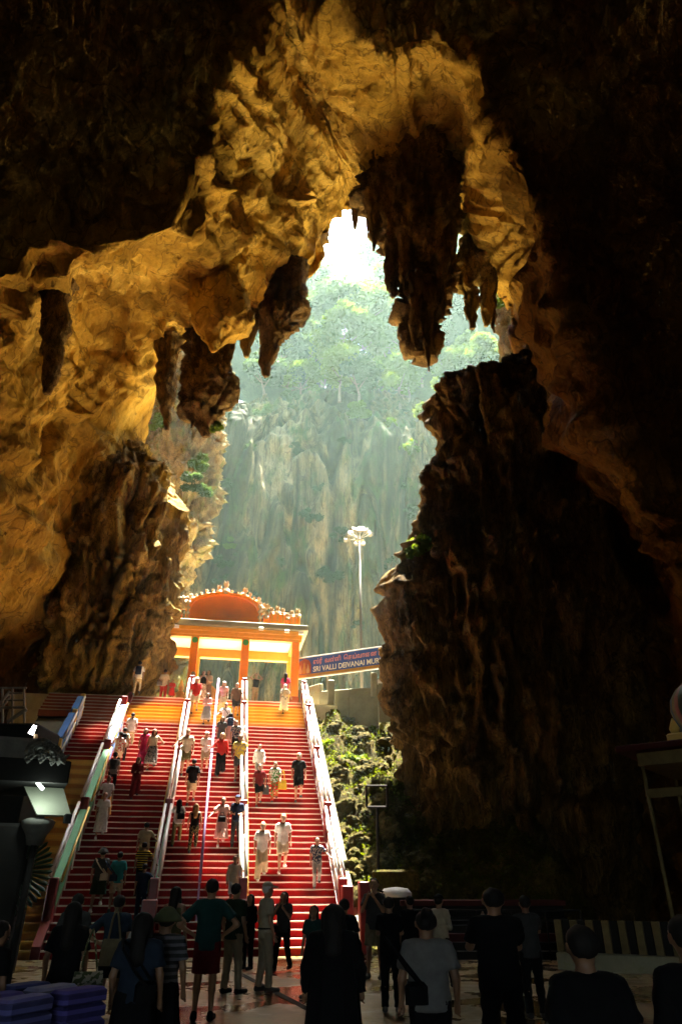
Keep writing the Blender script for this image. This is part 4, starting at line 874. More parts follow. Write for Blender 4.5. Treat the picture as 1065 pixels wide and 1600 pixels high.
# statue and log by the gate
e = sframe('seated_statue', *(lambda q: (q[0], 15.6, TOPZ))(sa(284, 1066, 15.6)), label='pale golden seated statue on a rock behind the stairs top', cat='statue')
MB().lathe([(.5, 0), (.55, .2), (.42, .34), (.3, .4)], n=12).build('rock_base', M['carve'], e, True)
mb = MB().lathe([(.28, .4), (.34, .55), (.26, .7), (.22, .95), (.28, 1.1), (.12, 1.2), (.1, 1.24)], n=12); mb.build('body', M['statue'], e, True)
MB().lathe([(.05, 1.2), (.15, 1.28), (.16, 1.4), (.13, 1.5), (.1, 1.56), (.09, 1.66), (.02, 1.85)], n=10).build('head', M['statue'], e, True)
for sx in (-1, 1): MB().path([(sx * .26, 0, 1.08), (sx * .42, -.1, .8), (sx * .2, -.25, .72)], .07, 8).build('arm', M['statue'], e, True)
MB().path([(-.5, -.1, .3), (-.7, -.1, .5), (-.9, -.1, .6), (-.85, -.1, .95)], .05, 6).build('peacock_neck', M['carve'], e, True)
o = sframe('driftwood', *(lambda q: (q[0], 15.0, TOPZ + .12))(sa(262, 1082, 15.0)), label='long pale log lying behind the stairs top', cat='log'); MB().tube((-2.0, .1, .1), (1.6, -.1, .16), .16, .1, 9).build('log', M['statue'], o, True)
o = sframe('shell_arch', *(lambda q: (q[0], 16.5, TOPZ))(sa(318, 1070, 16.5)), label='pale rounded shell shaped backdrop behind two women at the gate', cat='ornament')
MB().prism([(-.9, 0)] + [(.95 * math.cos(t), 1.0 + .95 * math.sin(t)) for t in np.linspace(math.pi, 0, 14)] + [(.9, 0)], 0, .25).build('shell', M['statue'], o)

# ------------------------------------------------------------------ people
def seg(P, a, b, ra, rb, ysc=1.0):
    a = np.array(a, np.float32); b = np.array(b, np.float32); S = np.array([1, ysc, 1], np.float32)
    Q = (P - a) * S; d = (b - a) * S; t = np.clip((Q @ d) / max(float(d @ d), 1e-9), 0, 1)
    return np.linalg.norm(Q - t[..., None] * d, axis=-1) - (ra + (rb - ra) * t)
def smin(a, b, k):
    h = np.clip(.5 + .5 * (b - a) / k, 0, 1); return b + (a - b) * h - k * h * (1 - h)
def nets(F, org, h):
    s = F < 0; nx, ny, nz = F.shape
    C = np.stack([s[i:nx - 1 + i, j:ny - 1 + j, k:nz - 1 + k] for i in (0, 1) for j in (0, 1) for k in (0, 1)], -1)
    m = C.any(-1) & ~C.all(-1); idx = -np.ones(m.shape, int); n = int(m.sum()); idx[m] = np.arange(n)
    I = np.argwhere(m); acc = np.zeros((n, 3)); cnt = np.zeros(n)
    cor = [(i, j, k) for i in (0, 1) for j in (0, 1) for k in (0, 1)]
    val = {c: F[I[:, 0] + c[0], I[:, 1] + c[1], I[:, 2] + c[2]] for c in cor}
    for c in cor:
        for ax in range(3):
            if c[ax] == 0:
                c2 = list(c); c2[ax] = 1; c2 = tuple(c2); a, b = val[c], val[c2]; w = (a < 0) != (b < 0)
                t = np.where(w, a / np.where(w, a - b, 1), 0); p = np.zeros((n, 3)) + np.array(c); p[:, ax] += t
                acc[w] += p[w]; cnt[w] += 1
    V = (I + acc / cnt[:, None]) * h + org
    Fs = []
    for ax in range(3):
        o = [0, 1, 2]; o.remove(ax); u, v = o
        sl0 = [slice(None)] * 3; sl1 = [slice(None)] * 3; sl0[ax] = slice(0, -1); sl1[ax] = slice(1, None)
        for q in (u, v): sl0[q] = slice(1, -1); sl1[q] = slice(1, -1)
        A = s[tuple(sl0)]; B = s[tuple(sl1)]; E = np.argwhere(A != B); flip = A[A != B]
        base = E.copy(); base[:, u] += 1; base[:, v] += 1
        def g(du, dv):
            q = base.copy(); q[:, u] -= du; q[:, v] -= dv; return idx[q[:, 0], q[:, 1], q[:, 2]]
        quad = np.stack([g(1, 1), g(0, 1), g(0, 0), g(1, 0)], -1)
        if ax == 1: flip = ~flip
        quad = np.where(flip[:, None], quad, quad[:, ::-1]); Fs.append(quad)
    Fq = np.concatenate(Fs); return V, Fq[(Fq >= 0).all(1)]
STANCE = {  # knee R, ankle R, knee L, ankle L, toe R, toe L, pelvis dy
    'stand': ((-.105, -.015, .50), (-.115, .02, .09), (.105, -.015, .50), (.115, .02, .09), (-.14, -.17), (.14, -.17), 0),
    'easy': ((-.12, -.04, .50), (-.15, -.03, .09), (.10, .0, .50), (.10, .06, .09), (-.2, -.2), (.11, -.14), .0),
    'down': ((-.10, -.16, .49), (-.10, -.10, .09), (.10, -.05, .57), (.11, .17, .295), (-.11, -.29), (.12, -.01), .02),
    'up': ((-.10, -.27, .62), (-.10, -.24, .295), (.10, .02, .50), (.11, .10, .10), (-.11, -.43), (.11, -.09), -.05),
    'stride': ((-.10, -.20, .50), (-.10, -.30, .10), (.10, .06, .50), (.11, .30, .12), (-.11, -.49), (.12, .12), 0),
}
ARMS = {  # elbow R, wrist R, elbow L, wrist L
    'down': ((-.245, .03, 1.13), (-.25, -.06, .89), (.245, .03, 1.13), (.25, -.06, .89)),
    'swing': ((-.24, .10, 1.14), (-.25, .10, .90), (.24, -.05, 1.13), (.23, -.2, .93)),
    'railR': ((-.36, -.06, 1.20), (-.50, -.24, 1.06), (.245, .03, 1.13), (.25, -.04, .89)),
    'railL': ((-.245, .03, 1.13), (-.25, -.04, .89), (.36, -.06, 1.20), (.50, -.24, 1.06)),
    'hips': ((-.43, .10, 1.17), (-.20, -.03, 1.02), (.43, .10, 1.17), (.20, -.03, 1.02)),
    'hipL': ((-.245, .03, 1.13), (-.25, -.06, .89), (.43, .10, 1.17), (.20, -.03, 1.02)),
    'phone': ((-.22, -.17, 1.18), (-.07, -.34, 1.42), (.22, -.17, 1.18), (.07, -.34, 1.42)),
    'face': ((-.24, -.17, 1.22), (-.06, -.17, 1.48), (.22, -.14, 1.18), (.08, -.20, 1.36)),
    'head': ((-.36, -.04, 1.50), (-.13, -.05, 1.72), (.36, -.04, 1.50), (.13, -.05, 1.72)),
    'hold': ((-.22, .0, 1.14), (-.10, -.24, 1.10), (.22, .0, 1.14), (.10, -.24, 1.10)),
    'strap': ((-.24, .02, 1.14), (-.13, -.19, 1.30), (.245, .03, 1.13), (.25, -.06, .89)),
    'point': ((-.42, -.04, 1.36), (-.66, -.10, 1.40), (.245, .03, 1.13), (.25, -.06, .89)),
}
def joints(stc, arm):
    s = STANCE[stc]; a = ARMS[arm]; py = s[6]
    J = dict(kR=s[0], aR=s[1], kL=s[2], aL=s[3], tR=s[4], tL=s[5], py=py, hR=(-.09, py, .92), hL=(.09, py, .92), sR=(-.175, .01 + py * .4, 1.425), sL=(.175, .01 + py * .4, 1.425), eR=a[0], wR=a[1], eL=a[2], wL=a[3])
    return J
HD = (0, -.01, 1.635)
def torso(P, J, inf=0.0):
    y = J['py']
    d = seg(P, (0, y, .95), (0, y, 1.06), .165 + inf, .145 + inf, 1.45)
    d = smin(d, seg(P, (0, y, 1.06), (0, y * .5, 1.30), .142 + inf, .168 + inf, 1.5), .05)
    d = smin(d, seg(P, (-.10, .01 + y * .4, 1.40), (.10, .01 + y * .4, 1.40), .088 + inf, .088 + inf, 1.15), .06)
    return d
def hand_tubes(J, mb):
    for sd_, e_, w_ in ((-1, 'eR', 'wR'), (1, 'eL', 'wL')):
        e, w = Vector(J[e_]), Vector(J[w_]); d = (w - e).normalized(); side = d.cross(Vector((sd_, 0.0, 0.3))).normalized()
        nrm = d.cross(side).normalized(); p = w + d * .05
        for k, (o, L) in enumerate(((-.028, .068), (-.01, .08), (.01, .076), (.027, .06))):
            a = p + side * o; b = a + d * L * .55 + nrm * -.006; c = b + (d * .8 - nrm * .55).normalized() * L * .45
            mb.tube(a, b, .0095, .0085, 6); mb.tube(b, c, .0085, .006, 6)
        a = w + d * .02 + side * -.03; b = a + (d * .6 - side * .8).normalized() * .035; mb.tube(a, b, .011, .010, 6); mb.tube(b, b + (d * .95 - side * .3).normalized() * .032, .010, .007, 6)
_pm = {}
def person_mesh(part, stc, arm, h):
    key = (part, stc, arm, h)
    legdep = part in ('shorts', 'pants', 'wide', 'skirt', 'midi', 'shoes', 'longdress'); armdep = part in ('tee', 'long', 'tank')
    if legdep: key = (part, stc, '', h)
    elif armdep: key = (part, 'py%.2f' % STANCE[stc][6], arm, h)
    elif part != 'body': key = (part, '', '', h)
    if key in _pm: return _pm[key]
    J = joints(stc, arm)
    def field(lo, hi):
        ax = [np.arange(l, u + h, h, dtype=np.float32) for l, u in zip(lo, hi)]
        return np.stack(np.meshgrid(*ax, indexing='ij'), -1), np.array(lo)
    def wr(d, amt=.008, P=None): return d + amt * np.sin(P[..., 2] * 42 + np.sin(P[..., 0] * 23) * 2) * np.sin(P[..., 0] * 31 + P[..., 1] * 27)
    extra = None
    if part == 'body':
        P, o = field((-.78, -.62, -.02), (.78, .48, 1.84)); d = torso(P, J)
        for q in 'RL':
            d = smin(d, seg(P, J['h' + q], J['k' + q], .090, .056), .05); d = smin(d, seg(P, J['k' + q], J['a' + q], .056, .036), .02)
            cal = np.array(J['k' + q]) * .68 + np.array(J['a' + q]) * .32 + np.array([0, .015, 0]); d = smin(d, np.linalg.norm(P - cal.astype(np.float32), axis=-1) - .054, .03)
            t = J['t' + q]; az = J['a' + q][2]; d = smin(d, seg(P, (J['a' + q][0], J['a' + q][1] + .03, az - .045), (t[0], t[1], az - .06), .042, .028), .03)
            d = smin(d, seg(P, J['s' + q], J['e' + q], .050, .039), .04); d = smin(d, seg(P, J['e' + q], J['w' + q], .040, .026), .015)
            e, w = np.array(J['e' + q]), np.array(J['w' + q]); dr = (w - e) / np.linalg.norm(w - e); d = smin(d, seg(P, w + dr * .02, w + dr * .07, .032, .034), .02)
        d = smin(d, seg(P, (0, .015, 1.44), (0, .0, 1.56), .062, .054), .04)
        hd = seg(P, (0, .005, 1.655), (0, -.015, 1.665), .088, .088); hd = smin(hd, seg(P, (0, -.02, 1.60), (0, -.055, 1.555), .068, .042), .05)
        hd = smin(hd, seg(P, (0, -.098, 1.645), (0, -.118, 1.605), .014, .019), .018)
        for sx in (-1, 1): hd = smin(hd, seg(P, (sx * .092, .0, 1.62), (sx * .096, .01, 1.655), .016, .02), .012)
        d = smin(d, hd, .03); mb = MB(); hand_tubes(J, mb); extra = mb
    elif part in ('tee', 'long', 'tank'):
        P, o = field((-.78, -.5, .74), (.78, .42, 1.56)); d = torso(P, J, .024 if part != 'tank' else .014)
        d = smin(d, seg(P, (0, J['py'], .80), (0, J['py'], 1.0), .185, .17, 1.4), .05) if part != 'tank' else d
        if part != 'tank':
            for q in 'RL':
                s0, e0, w0 = (np.array(J[x + q], np.float32) for x in 'sew')
                if part == 'tee':
                    b = s0 + (e0 - s0) * .72; da = seg(P, s0, b, .068, .074); u = (e0 - s0) / np.linalg.norm(e0 - s0); da = np.maximum(da, (P - b) @ u - .0)
                else:
                    da = smin(seg(P, s0, e0, .066, .056), seg(P, e0, w0, .056, .042), .02); u = (w0 - e0) / np.linalg.norm(w0 - e0); da = np.maximum(da, (P - w0) @ u)
                d = smin(d, da, .03)
        d = wr(d, .007, P); hem = .84 if part != 'tank' else .93
        d = np.maximum(d, hem - P[..., 2]); d = np.maximum(d, P[..., 2] - (1.505 if part != 'tank' else 1.42)); d = np.maximum(d, -(np.linalg.norm((P - np.array([0, -.03, 1.52], np.float32)), axis=-1) - .068))
    elif part in ('shorts', 'pants', 'wide'):
        P, o = field((-.42, -.58, .04), (.42, .5, 1.06)); y = J['py']; d = seg(P, (0, y, .93), (0, y, 1.02), .178, .158, 1.4)
        for q in 'RL':
            hh, kk, aa = (np.array(J[x + q], np.float32) for x in 'hka'); r1, r2, r3 = {'shorts': (.108, .10, .1), 'pants': (.104, .076, .066), 'wide': (.108, .105, .125)}[part]
            d = smin(d, seg(P, hh, kk, r1, r2), .035)
            if part != 'shorts': d = smin(d, seg(P, kk, aa, r2, r3), .025)
            else: u = (kk - hh) / np.linalg.norm(kk - hh); cut = (P - (hh + (kk - hh) * .86)) @ u; near = (P[..., 0] < 0) if q == 'R' else (P[..., 0] >= 0); d = np.where(near, np.maximum(d, cut), d)
        d = wr(d, .007, P); d = np.maximum(d, P[..., 2] - 1.03)
        if part != 'shorts':
            for q in 'RL':
                near = (P[..., 0] < 0) if q == 'R' else (P[..., 0] >= 0); d = np.where(near, np.maximum(d, J['a' + q][2] - .02 - P[..., 2]), d)
    elif part in ('skirt', 'midi', 'longdress'):
        zb_ = {'skirt': .50, 'midi': .30, 'longdress': .14}[part]; fl_ = {'skirt': .25, 'midi': .27, 'longdress': .29}[part]
        P, o = field((-.45, -.6, zb_ - .05), (.45, .55, 1.10)); y = J['py']; mz = (np.array(J['kR']) + np.array(J['kL'])) / 2
        d = seg(P, (0, y, 1.02), (0, float(mz[1]), zb_), .155, fl_, 1.35)
        for q in 'RL': d = smin(d, seg(P, J['h' + q], J['k' + q], .11, .11), .09); d = smin(d, seg(P, J['k' + q], J['a' + q], .11, .11), .09) if part != 'skirt' else d
        th = np.arctan2(P[..., 1] - mz[1], P[..., 0]); d = d + .014 * np.sin(th * 11) * np.clip((1.0 - P[..., 2]) / .5, 0, 1)
        d = np.maximum(d, zb_ - P[..., 2]); d = np.maximum(d, P[..., 2] - 1.07)
    elif part == 'shoes':
        P, o = field((-.30, -.62, -.03), (.30, .48, .44)); d = np.full(P.shape[:-1], 9, np.float32)
        for q in 'RL':
            a, t = J['a' + q], J['t' + q]; az = a[2]; s_ = smin(seg(P, (a[0], a[1] + .04, az - .045), (t[0], t[1] - .01, az - .055), .050, .040), seg(P, (a[0], a[1] + .02, az - .03), (a[0], a[1] + .01, az + .0), .045, .046), .02)
            d = np.minimum(d, np.maximum(s_, (az - .088) - P[..., 2]))
    elif part in ('shorthair', 'longhair', 'bun', 'ponytail'):
        P, o = field((-.22, -.22, 1.18), (.22, .26, 1.86)); c = np.array([0, .008, 1.665], np.float32)
        d = np.linalg.norm((P - c) * np.array([1.02, 1, .97], np.float32), axis=-1) - .105
        d = np.maximum(d, -(P[..., 1] + .035 + (P[..., 2] - 1.70) * .55)); d = np.where(P[..., 1] < .02, np.maximum(d, 1.655 - P[..., 2] - (P[..., 1] + .03) * .9), np.maximum(d, 1.575 - P[..., 2]))
        if part == 'longhair': d = smin(d, seg(P, (0, .055, 1.66), (0, .10, 1.30), .095, .085, 1.25), .04); d = smin(d, np.minimum(seg(P, (-.085, .01, 1.66), (-.10, -.03, 1.38), .032, .03), seg(P, (.085, .01, 1.66), (.10, -.03, 1.38), .032, .03)), .02)
        if part == 'bun': d = smin(d, np.linalg.norm(P - np.array([0, .10, 1.745], np.float32), axis=-1) - .06, .015)
        if part == 'ponytail': d = smin(d, seg(P, (0, .12, 1.70), (0, .15, 1.42), .045, .022), .02)
        d = d + .006 * np.sin(P[..., 0] * 90) * np.sin(P[..., 2] * 20)
    elif part in ('cap', 'bucket_hat'):
        P, o = field((-.24, -.28, 1.6), (.24, .24, 1.88)); c = np.array([0, .006, 1.672], np.float32); d = np.maximum(np.linalg.norm(P - c, axis=-1) - .122, 1.70 - P[..., 2])
        if part == 'cap': d = np.minimum(d, np.maximum(seg(P, (0, -.08, 1.705), (0, -.165, 1.695), .085, .06, .8) , np.abs(P[..., 2] - 1.705 - (P[..., 1] + .1) * .12) - .014))
        else:
            rr = np.linalg.norm(P[..., :2], axis=-1); d = np.maximum(np.linalg.norm((P - c) * np.array([1, 1, .95], np.float32), axis=-1) - .126, 1.665 - P[..., 2]); d = smin(d, np.maximum(rr - (.125 + (1.72 - P[..., 2]) * .7), np.abs(P[..., 2] - 1.675) - .045), .015)
    V, F = nets(d, o, h); V = V.tolist(); F = F.tolist()
    if extra: n = len(V); V += extra.V; F += [tuple(i + n for i in f) for f in extra.F]
    me = mesh_from(part, V, [tuple(f) for f in F], None, True); me.materials.append(None); _pm[key] = me
    return me
SK = [paint('skin', c, .55, .08) for c in ((.30, .155, .085), (.22, .115, .06), (.13, .066, .035), (.32, .18, .11))]
HR = {'k': paint('black_hair', (.012, .010, .009), .75, .3), 'b': paint('brown_hair', (.10, .055, .025), .5, .3), 'r': paint('auburn_hair', (.26, .09, .03), .5, .3), 'y': paint('blond_hair', (.36, .20, .06), .6, .2), 'g': paint('grey_hair', (.45, .43, .40), .5, .2)}
EYE = simple('eye', (.02, .015, .01), .3); LIP = simple('lip', (.36, .12, .10), .5)
eye_me = MB(); [eye_me.lathe([(.002, -.008), (.010, -.004), (.010, .004), (.002, .008)], (sx * .034, -.096, 1.652), 8) for sx in (-1, 1)]; eye_me = mesh_from('eyes', eye_me.V, eye_me.F, EYE, True)
lip_me = MB().box((0, -.097, 1.573), (.045, .014, .012)); lip_me = mesh_from('mouth', lip_me.V, lip_me.F, LIP)
C_ = {'white': (.78, .76, .72), 'cream': (.70, .60, .42), 'black': (.009, .009, .010), 'navy': (.02, .03, .07), 'teal': (.03, .30, .32), 'dteal': (.015, .075, .07), 'red': (.60, .03, .025), 'maroon': (.17, .012, .015), 'magenta': (.55, .03, .12), 'pink': (.70, .38, .33),
      'beige': (.50, .40, .26), 'khaki': (.34, .28, .16), 'olive': (.16, .15, .06), 'dkgreen': (.03, .055, .03), 'green': (.10, .30, .08), 'grey': (.30, .29, .27), 'dkgrey': (.07, .07, .07), 'brown': (.22, .14, .09), 'orange': (.70, .32, .06), 'yellow': (.75, .52, .05), 'blue': (.035, .055, .09), 'sage': (.15, .17, .07), 'lilac': (.25, .24, .26)}
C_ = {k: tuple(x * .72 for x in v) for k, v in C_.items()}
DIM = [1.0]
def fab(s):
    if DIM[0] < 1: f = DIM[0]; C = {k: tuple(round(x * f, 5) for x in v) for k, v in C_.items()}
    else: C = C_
    if '+' in s: a, b, k = s.split('+'); return cloth(C[a], {'p': 'print', 's': 'stripe'}[k], C[b])
    return cloth(C[s])
def setm(o, m): o.material_slots[0].link = 'OBJECT'; o.material_slots[0].material = m; return o
def person(loc, rot, H, label, stc, arm, top, topc, bot, botc, hair='shorthair', hc='k', hat=None, hatc='white', skin=1, shoe='dkgrey', h=.03, wide=1.0, group=None):
    e = empty('person', loc, rot, label, 'person', group); s = H / 1.76; e.scale = (s * wide, s * wide, s)
    setm(link('body', person_mesh('body', stc, arm, h), e), SK[skin]); 
    setm(link({'tee': 'shirt', 'long': 'long_sleeve_shirt', 'tank': 'tank_top'}[top], person_mesh(top, stc, arm, h), e), fab(topc))
    setm(link({'shorts': 'shorts', 'pants': 'trousers', 'wide': 'wide_trousers', 'skirt': 'skirt', 'midi': 'skirt', 'longdress': 'long_skirt'}[bot], person_mesh(bot, stc, arm, h), e), fab(botc))
    setm(link('shoes', person_mesh('shoes', stc, arm, h), e), fab(shoe))
    if hair: setm(link('hair', person_mesh(hair, stc, arm, min(h, .024)), e), HR[hc])
    if hat: setm(link(hat, person_mesh(hat, stc, arm, min(h, .024)), e), fab(hatc))
    link('eyes', eye_me, e); link('mouth', lip_me, e)
    return e
# carried things -----------------------------------------------------
def held(p, name, local, rz, build, mat, label, cat):
    mb = build(); me = mesh_from(name, mb.V, mb.F, mat, False); o = link(name, me); s = p.scale[2]
    M4 = Matrix.Translation(p.location) @ Matrix.Rotation(p.rotation_euler[2], 4, 'Z') @ Matrix.Diagonal((p.scale[0], p.scale[1], s, 1))
    o.location = M4 @ Vector(local); o.rotation_euler = (0, 0, p.rotation_euler[2] + rz); o.scale = (s, s, s); return tag(o, label, cat)
def m_backpack():
    m = MB(); m.bbox((0, 0, 0), (.30, .15, .42), .05); m.bbox((0, .10, -.07), (.22, .06, .2), .025)
    for sx in (-.1, .1): m.path([(sx, -.07, .17), (sx * 1.2, -.13, .24), (sx * 1.25, -.24, .2), (sx * 1.3, -.30, .02), (sx * 1.3, -.25, -.16)], .02, 5)
    return m
def m_tote():
    m = MB(); m.add([(x, y, z) for z, w, d in ((0, .17, .03), (-.12, .185, .055), (-.38, .20, .05)) for x, y in ((-w, -d), (w, -d), (w, d), (-w, d))], [(0, 1, 5, 4), (1, 2, 6, 5), (2, 3, 7, 6), (3, 0, 4, 7), (4, 5, 9, 8), (5, 6, 10, 9), (6, 7, 11, 10), (7, 4, 8, 11), (8, 9, 10, 11), (0, 3, 2, 1)])
    for y in (-.025, .025): m.path([(-.1, y, 0), (-.03, y, .3), (.02, y * .4, .46), (.07, y, .3), (.1, y, 0)], .012, 5)
    return m
def m_cross():                        # small bag at the hip with a band over the opposite shoulder
    m = MB(); m.bbox((0, 0, 0), (.24, .1, .2), .04)
    m.path([(.06, .03, .08), (-.10, .06, .26), (-.26, .05, .44), (-.32, -.03, .50), (-.26, -.18, .42), (-.10, -.22, .22), (.06, -.2, .06)], .018, 6); return m
def m_phone(): return MB().bbox((0, 0, 0), (.075, .012, .15), .008)
def m_handbag():
    m = MB(); m.bbox((0, 0, 0), (.28, .13, .22), .05); m.path([(-.09, 0, .11), (-.05, 0, .22), (.05, 0, .22), (.09, 0, .11)], .012, 6); return m
def m_belt(): m = MB(); m.bbox((.0, -.17, 0), (.24, .09, .13), .03); m.path([(.185 * math.cos(t), .135 * math.sin(t), 0) for t in np.linspace(0, 6.283, 20)], .016, 5); return m
def m_cloak():
    m = MB(); n = 14
    V = []; F = []
    for k, (z, r, d) in enumerate(((.55, .12, .09), (.42, .23, .14), (.1, .27, .19), (-.3, .31, .22), (-.75, .36, .25))):
        for i in range(n): t = math.pi * (-.12 + 1.24 * i / (n - 1)); rr = 1 + .05 * math.sin(i * 2.7); V.append((r * rr * math.cos(t), d * rr * math.sin(t), z))
    for k in range(4):
        for i in range(n - 1): F.append((k * n + i, k * n + i + 1, (k + 1) * n + i + 1, (k + 1) * n + i))
    m.add(V, F); m.add([(v[0] * .96, v[1] * .96, v[2]) for v in V], [f[::-1] for f in F]); return m
def stair_person(label, px, hy, fy, rot, *a, **k):
    u, w = stair_hit(px, fy, .15); kk = int(max(0, min(NST - 1, math.floor(w / STEP_T)))); p = st(u, kk * STEP_T + .14, (kk + 1) * STEP_R)
    ux, uy = p, None
    # height from the head pixel
    r = ray(px, hy); Yd = p[1]; zh = CAM[2] + r[2] * Yd / r[1]; H = float(np.clip(zh - p[2], 1.5, 1.86))
    return person(p, SA + R(rot), H, label, *a, **k)
def top_person(label, px, hy, W, H, rot, *a, **k):
    u, _ = sa(px, hy + 20, W); return person(st(u, W, TOPZ), SA + R(rot), H, label, *a, **k)
def floor_person(label, px, hy, fy, rot, *a, H=None, h=.022, **k):
    if fy is None:                      # feet out of frame: distance from height and head pixel
        r = ray(px, hy); Y = k.pop('Y'); p = CAM + r * (Y / r[1]); H = float(p[2]) if H is None else H; p = np.array([p[0], Y, 0.0])
    else:
        p = ground(px, fy); r = ray(px, hy); H = float(np.clip(CAM[2] + r[2] * p[1] / r[1], 1.4, 1.92)) if H is None else H
    return person(p, R(rot), H, label, *a, h=h, **k)
S, T, Fp_ = stair_person, top_person, floor_person
# --- people at the head of the stairs (rot 0 faces the camera, 180 walks away)
p = T('person in white top and sand patterned trousers climbing past the left rock column', 214, 1052, 11.9, 1.7, 178, 'up', 'down', 'tee', 'white', 'pants', 'beige+khaki+p'); held(p, 'backpack', (0, .2, 1.25), 0, m_backpack, fab('navy'), 'dark navy backpack worn beside the left rock column', 'backpack')
p = T('person in pale top and red trousers standing left of the golden statue', 256, 1051, 13.2, 1.7, 170, 'stand', 'down', 'tee', 'cream', 'pants', 'red'); held(p, 'shoulder_bag', (.2, .12, 1.0), 0, m_handbag, fab('grey'), 'grey shoulder bag on the person in red trousers', 'bag')
T('small person in red beside the one in red trousers', 267, 1072, 13.0, 1.15, 20, 'stand', 'hold', 'tee', 'red', 'skirt', 'red')
T('person in red top standing against the orange gate pillar', 301, 1047, 13.4, 1.72, 25, 'easy', 'face', 'tee', 'red', 'pants', 'maroon', 'longhair')
S('man in red t-shirt and cream shorts descending by the handrail', 303, 1059, 1113, 0, 'down', 'swing', 'tee', 'red', 'shorts', 'cream', hat='cap', hatc='white', skin=0)
T('woman in black top and long patterned skirt below the gate', 317, 1050, 12.9, 1.66, 15, 'stand', 'face', 'tank', 'black', 'longdress', 'cream+brown+p', 'longhair')
T('woman with long dark hair and sand coloured shawl under the gate', 325, 1045, 13.1, 1.74, -25, 'easy', 'hold', 'long', 'beige', 'longdress', 'brown', 'longhair')
S('woman in red top with white sleeves and cream trousers in a white cap', 347, 1067, 1112, 0, 'down', 'down', 'tee', 'red+white+s', 'wide', 'cream', 'longhair', 'y', 'cap', 'white', 0)
S('man in brown grey t-shirt and dark shorts near the gate pillar', 367, 1067, 1122, 0, 'down', 'down', 'tee', 'brown', 'shorts', 'dkgrey', skin=0)
S('woman in pale pink dress with a grey shawl walking down', 321, 1088, 1133, -10, 'down', 'hold', 'long', 'pink', 'midi', 'grey', 'longhair')
p = S('person in white t-shirt with a dark shoulder strap next to the violet rail', 350, 1103, 1147, 10, 'down', 'railR', 'tee', 'white', 'pants', 'pink', 'shorthair', 'b'); held(p, 'crossbody_bag', (.14, -.1, .95), 0, m_cross, fab('black'), 'dark crossbody bag on the white t-shirt by the violet rail', 'bag')
S('woman in dark top with long hair behind the red topped blonde', 344, 1127, 1172, 10, 'down', 'down', 'tee', 'dkgrey', 'midi', 'dkgrey', 'longhair')
p = S('woman in pink dress climbing with a navy bag on her back', 357, 1124, 1168, 180, 'up', 'down', 'tee', 'pink', 'midi', 'pink', 'longhair'); held(p, 'backpack', (0, .18, 1.3), 0, m_backpack, fab('navy'), 'navy rucksack on the woman in pink', 'backpack')
S('man in dark patterned shirt near the right middle handrail', 366, 1127, 1180, 0, 'down', 'railL', 'tee', 'navy+grey+p', 'pants', 'black')
T('woman in black tank top raising both hands to her head', 399, 1058, 13.0, 1.66, 20, 'easy', 'head', 'tank', 'black', 'pants', 'khaki', 'bun')
T('dark haired person in magenta top beside the right gate pillar', 446, 1054, 12.8, 1.7, 160, 'stand', 'down', 'tee', 'magenta', 'pants', 'grey', 'longhair')
p = S('person in white skirt and patterned top climbing by the right handrail', 444, 1076, 1118, 195, 'up', 'railR', 'tee', 'grey+white+p', 'midi', 'white', 'longhair', 'g'); held(p, 'backpack', (0, .19, 1.25), 0, m_backpack, fab('beige'), 'beige small backpack near the right handrail top', 'backpack')
# --- middle of the stairs
S('person in white t-shirt and khaki trousers heading the queue on the left rail', 201, 1118, 1168, 180, 'up', 'down', 'tee', 'white', 'pants', 'khaki')
p = S('man in beige t-shirt and dark trousers with a black backpack', 188, 1137, 1194, 180, 'up', 'down', 'tee', 'beige', 'pants', 'black'); held(p, 'backpack', (0, .2, 1.25), 0, m_backpack, fab('black'), 'black backpack on the man in beige t-shirt', 'backpack')
S('person in white printed t-shirt bending at the left rail', 180, 1160, 1205, 190, 'up', 'railL', 'tee', 'white+red+p', 'shorts', 'beige')
p = S('person in grey t-shirt and black trousers climbing with a large dark backpack', 172, 1187, 1238, 180, 'up', 'down', 'tee', 'grey', 'pants', 'black', hat='cap', hatc='black'); held(p, 'backpack', (0, .2, 1.25), 0, m_backpack, fab('dkgrey'), 'large dark grey backpack above the woman in orange skirt', 'backpack')
S('person in white t-shirt and orange skirt climbing along the left rail', 162, 1222, 1278, 180, 'up', 'railL', 'tee', 'white', 'midi', 'orange', 'bun', 'b')
S('auburn haired woman in long white dress climbing the left red flight', 153, 1248, 1314, 182, 'up', 'down', 'tee', 'white', 'midi', 'white', 'ponytail', 'r', shoe='white', skin=0)
S('woman in magenta dress descending beside the one in grey skirt', 222, 1143, 1194, 0, 'down', 'down', 'tee', 'magenta', 'longdress', 'magenta', 'longhair')
p = S('woman in white top and grey patterned skirt descending', 235, 1139, 1201, -5, 'down', 'hipL', 'tank', 'cream', 'midi', 'grey+dkgrey+p', 'longhair', skin=0)
S('woman in maroon jumpsuit walking down the left red flight', 209, 1183, 1248, 8, 'down', 'hold', 'long', 'maroon', 'wide', 'maroon', 'longhair')
S('man in cream t-shirt and olive shorts beside the pale handrail', 287, 1139, 1214, 5, 'down', 'railR', 'tee', 'cream', 'shorts', 'olive', skin=0)
S('man in white shirt and beige shorts wearing a white cap', 318, 1144, 1208, 0, 'down', 'hold', 'tee', 'white', 'shorts', 'beige', hat='cap', skin=0, shoe='white')
S('man in black printed t-shirt and khaki shorts walking up', 297, 1186, 1256, 180, 'up', 'down', 'tee', 'black', 'shorts', 'khaki', skin=0)
S('blonde woman in red top and black trousers holding the violet rail', 343, 1145, 1210, 5, 'down', 'railR', 'long', 'red', 'wide', 'black', 'longhair', 'y', skin=0)
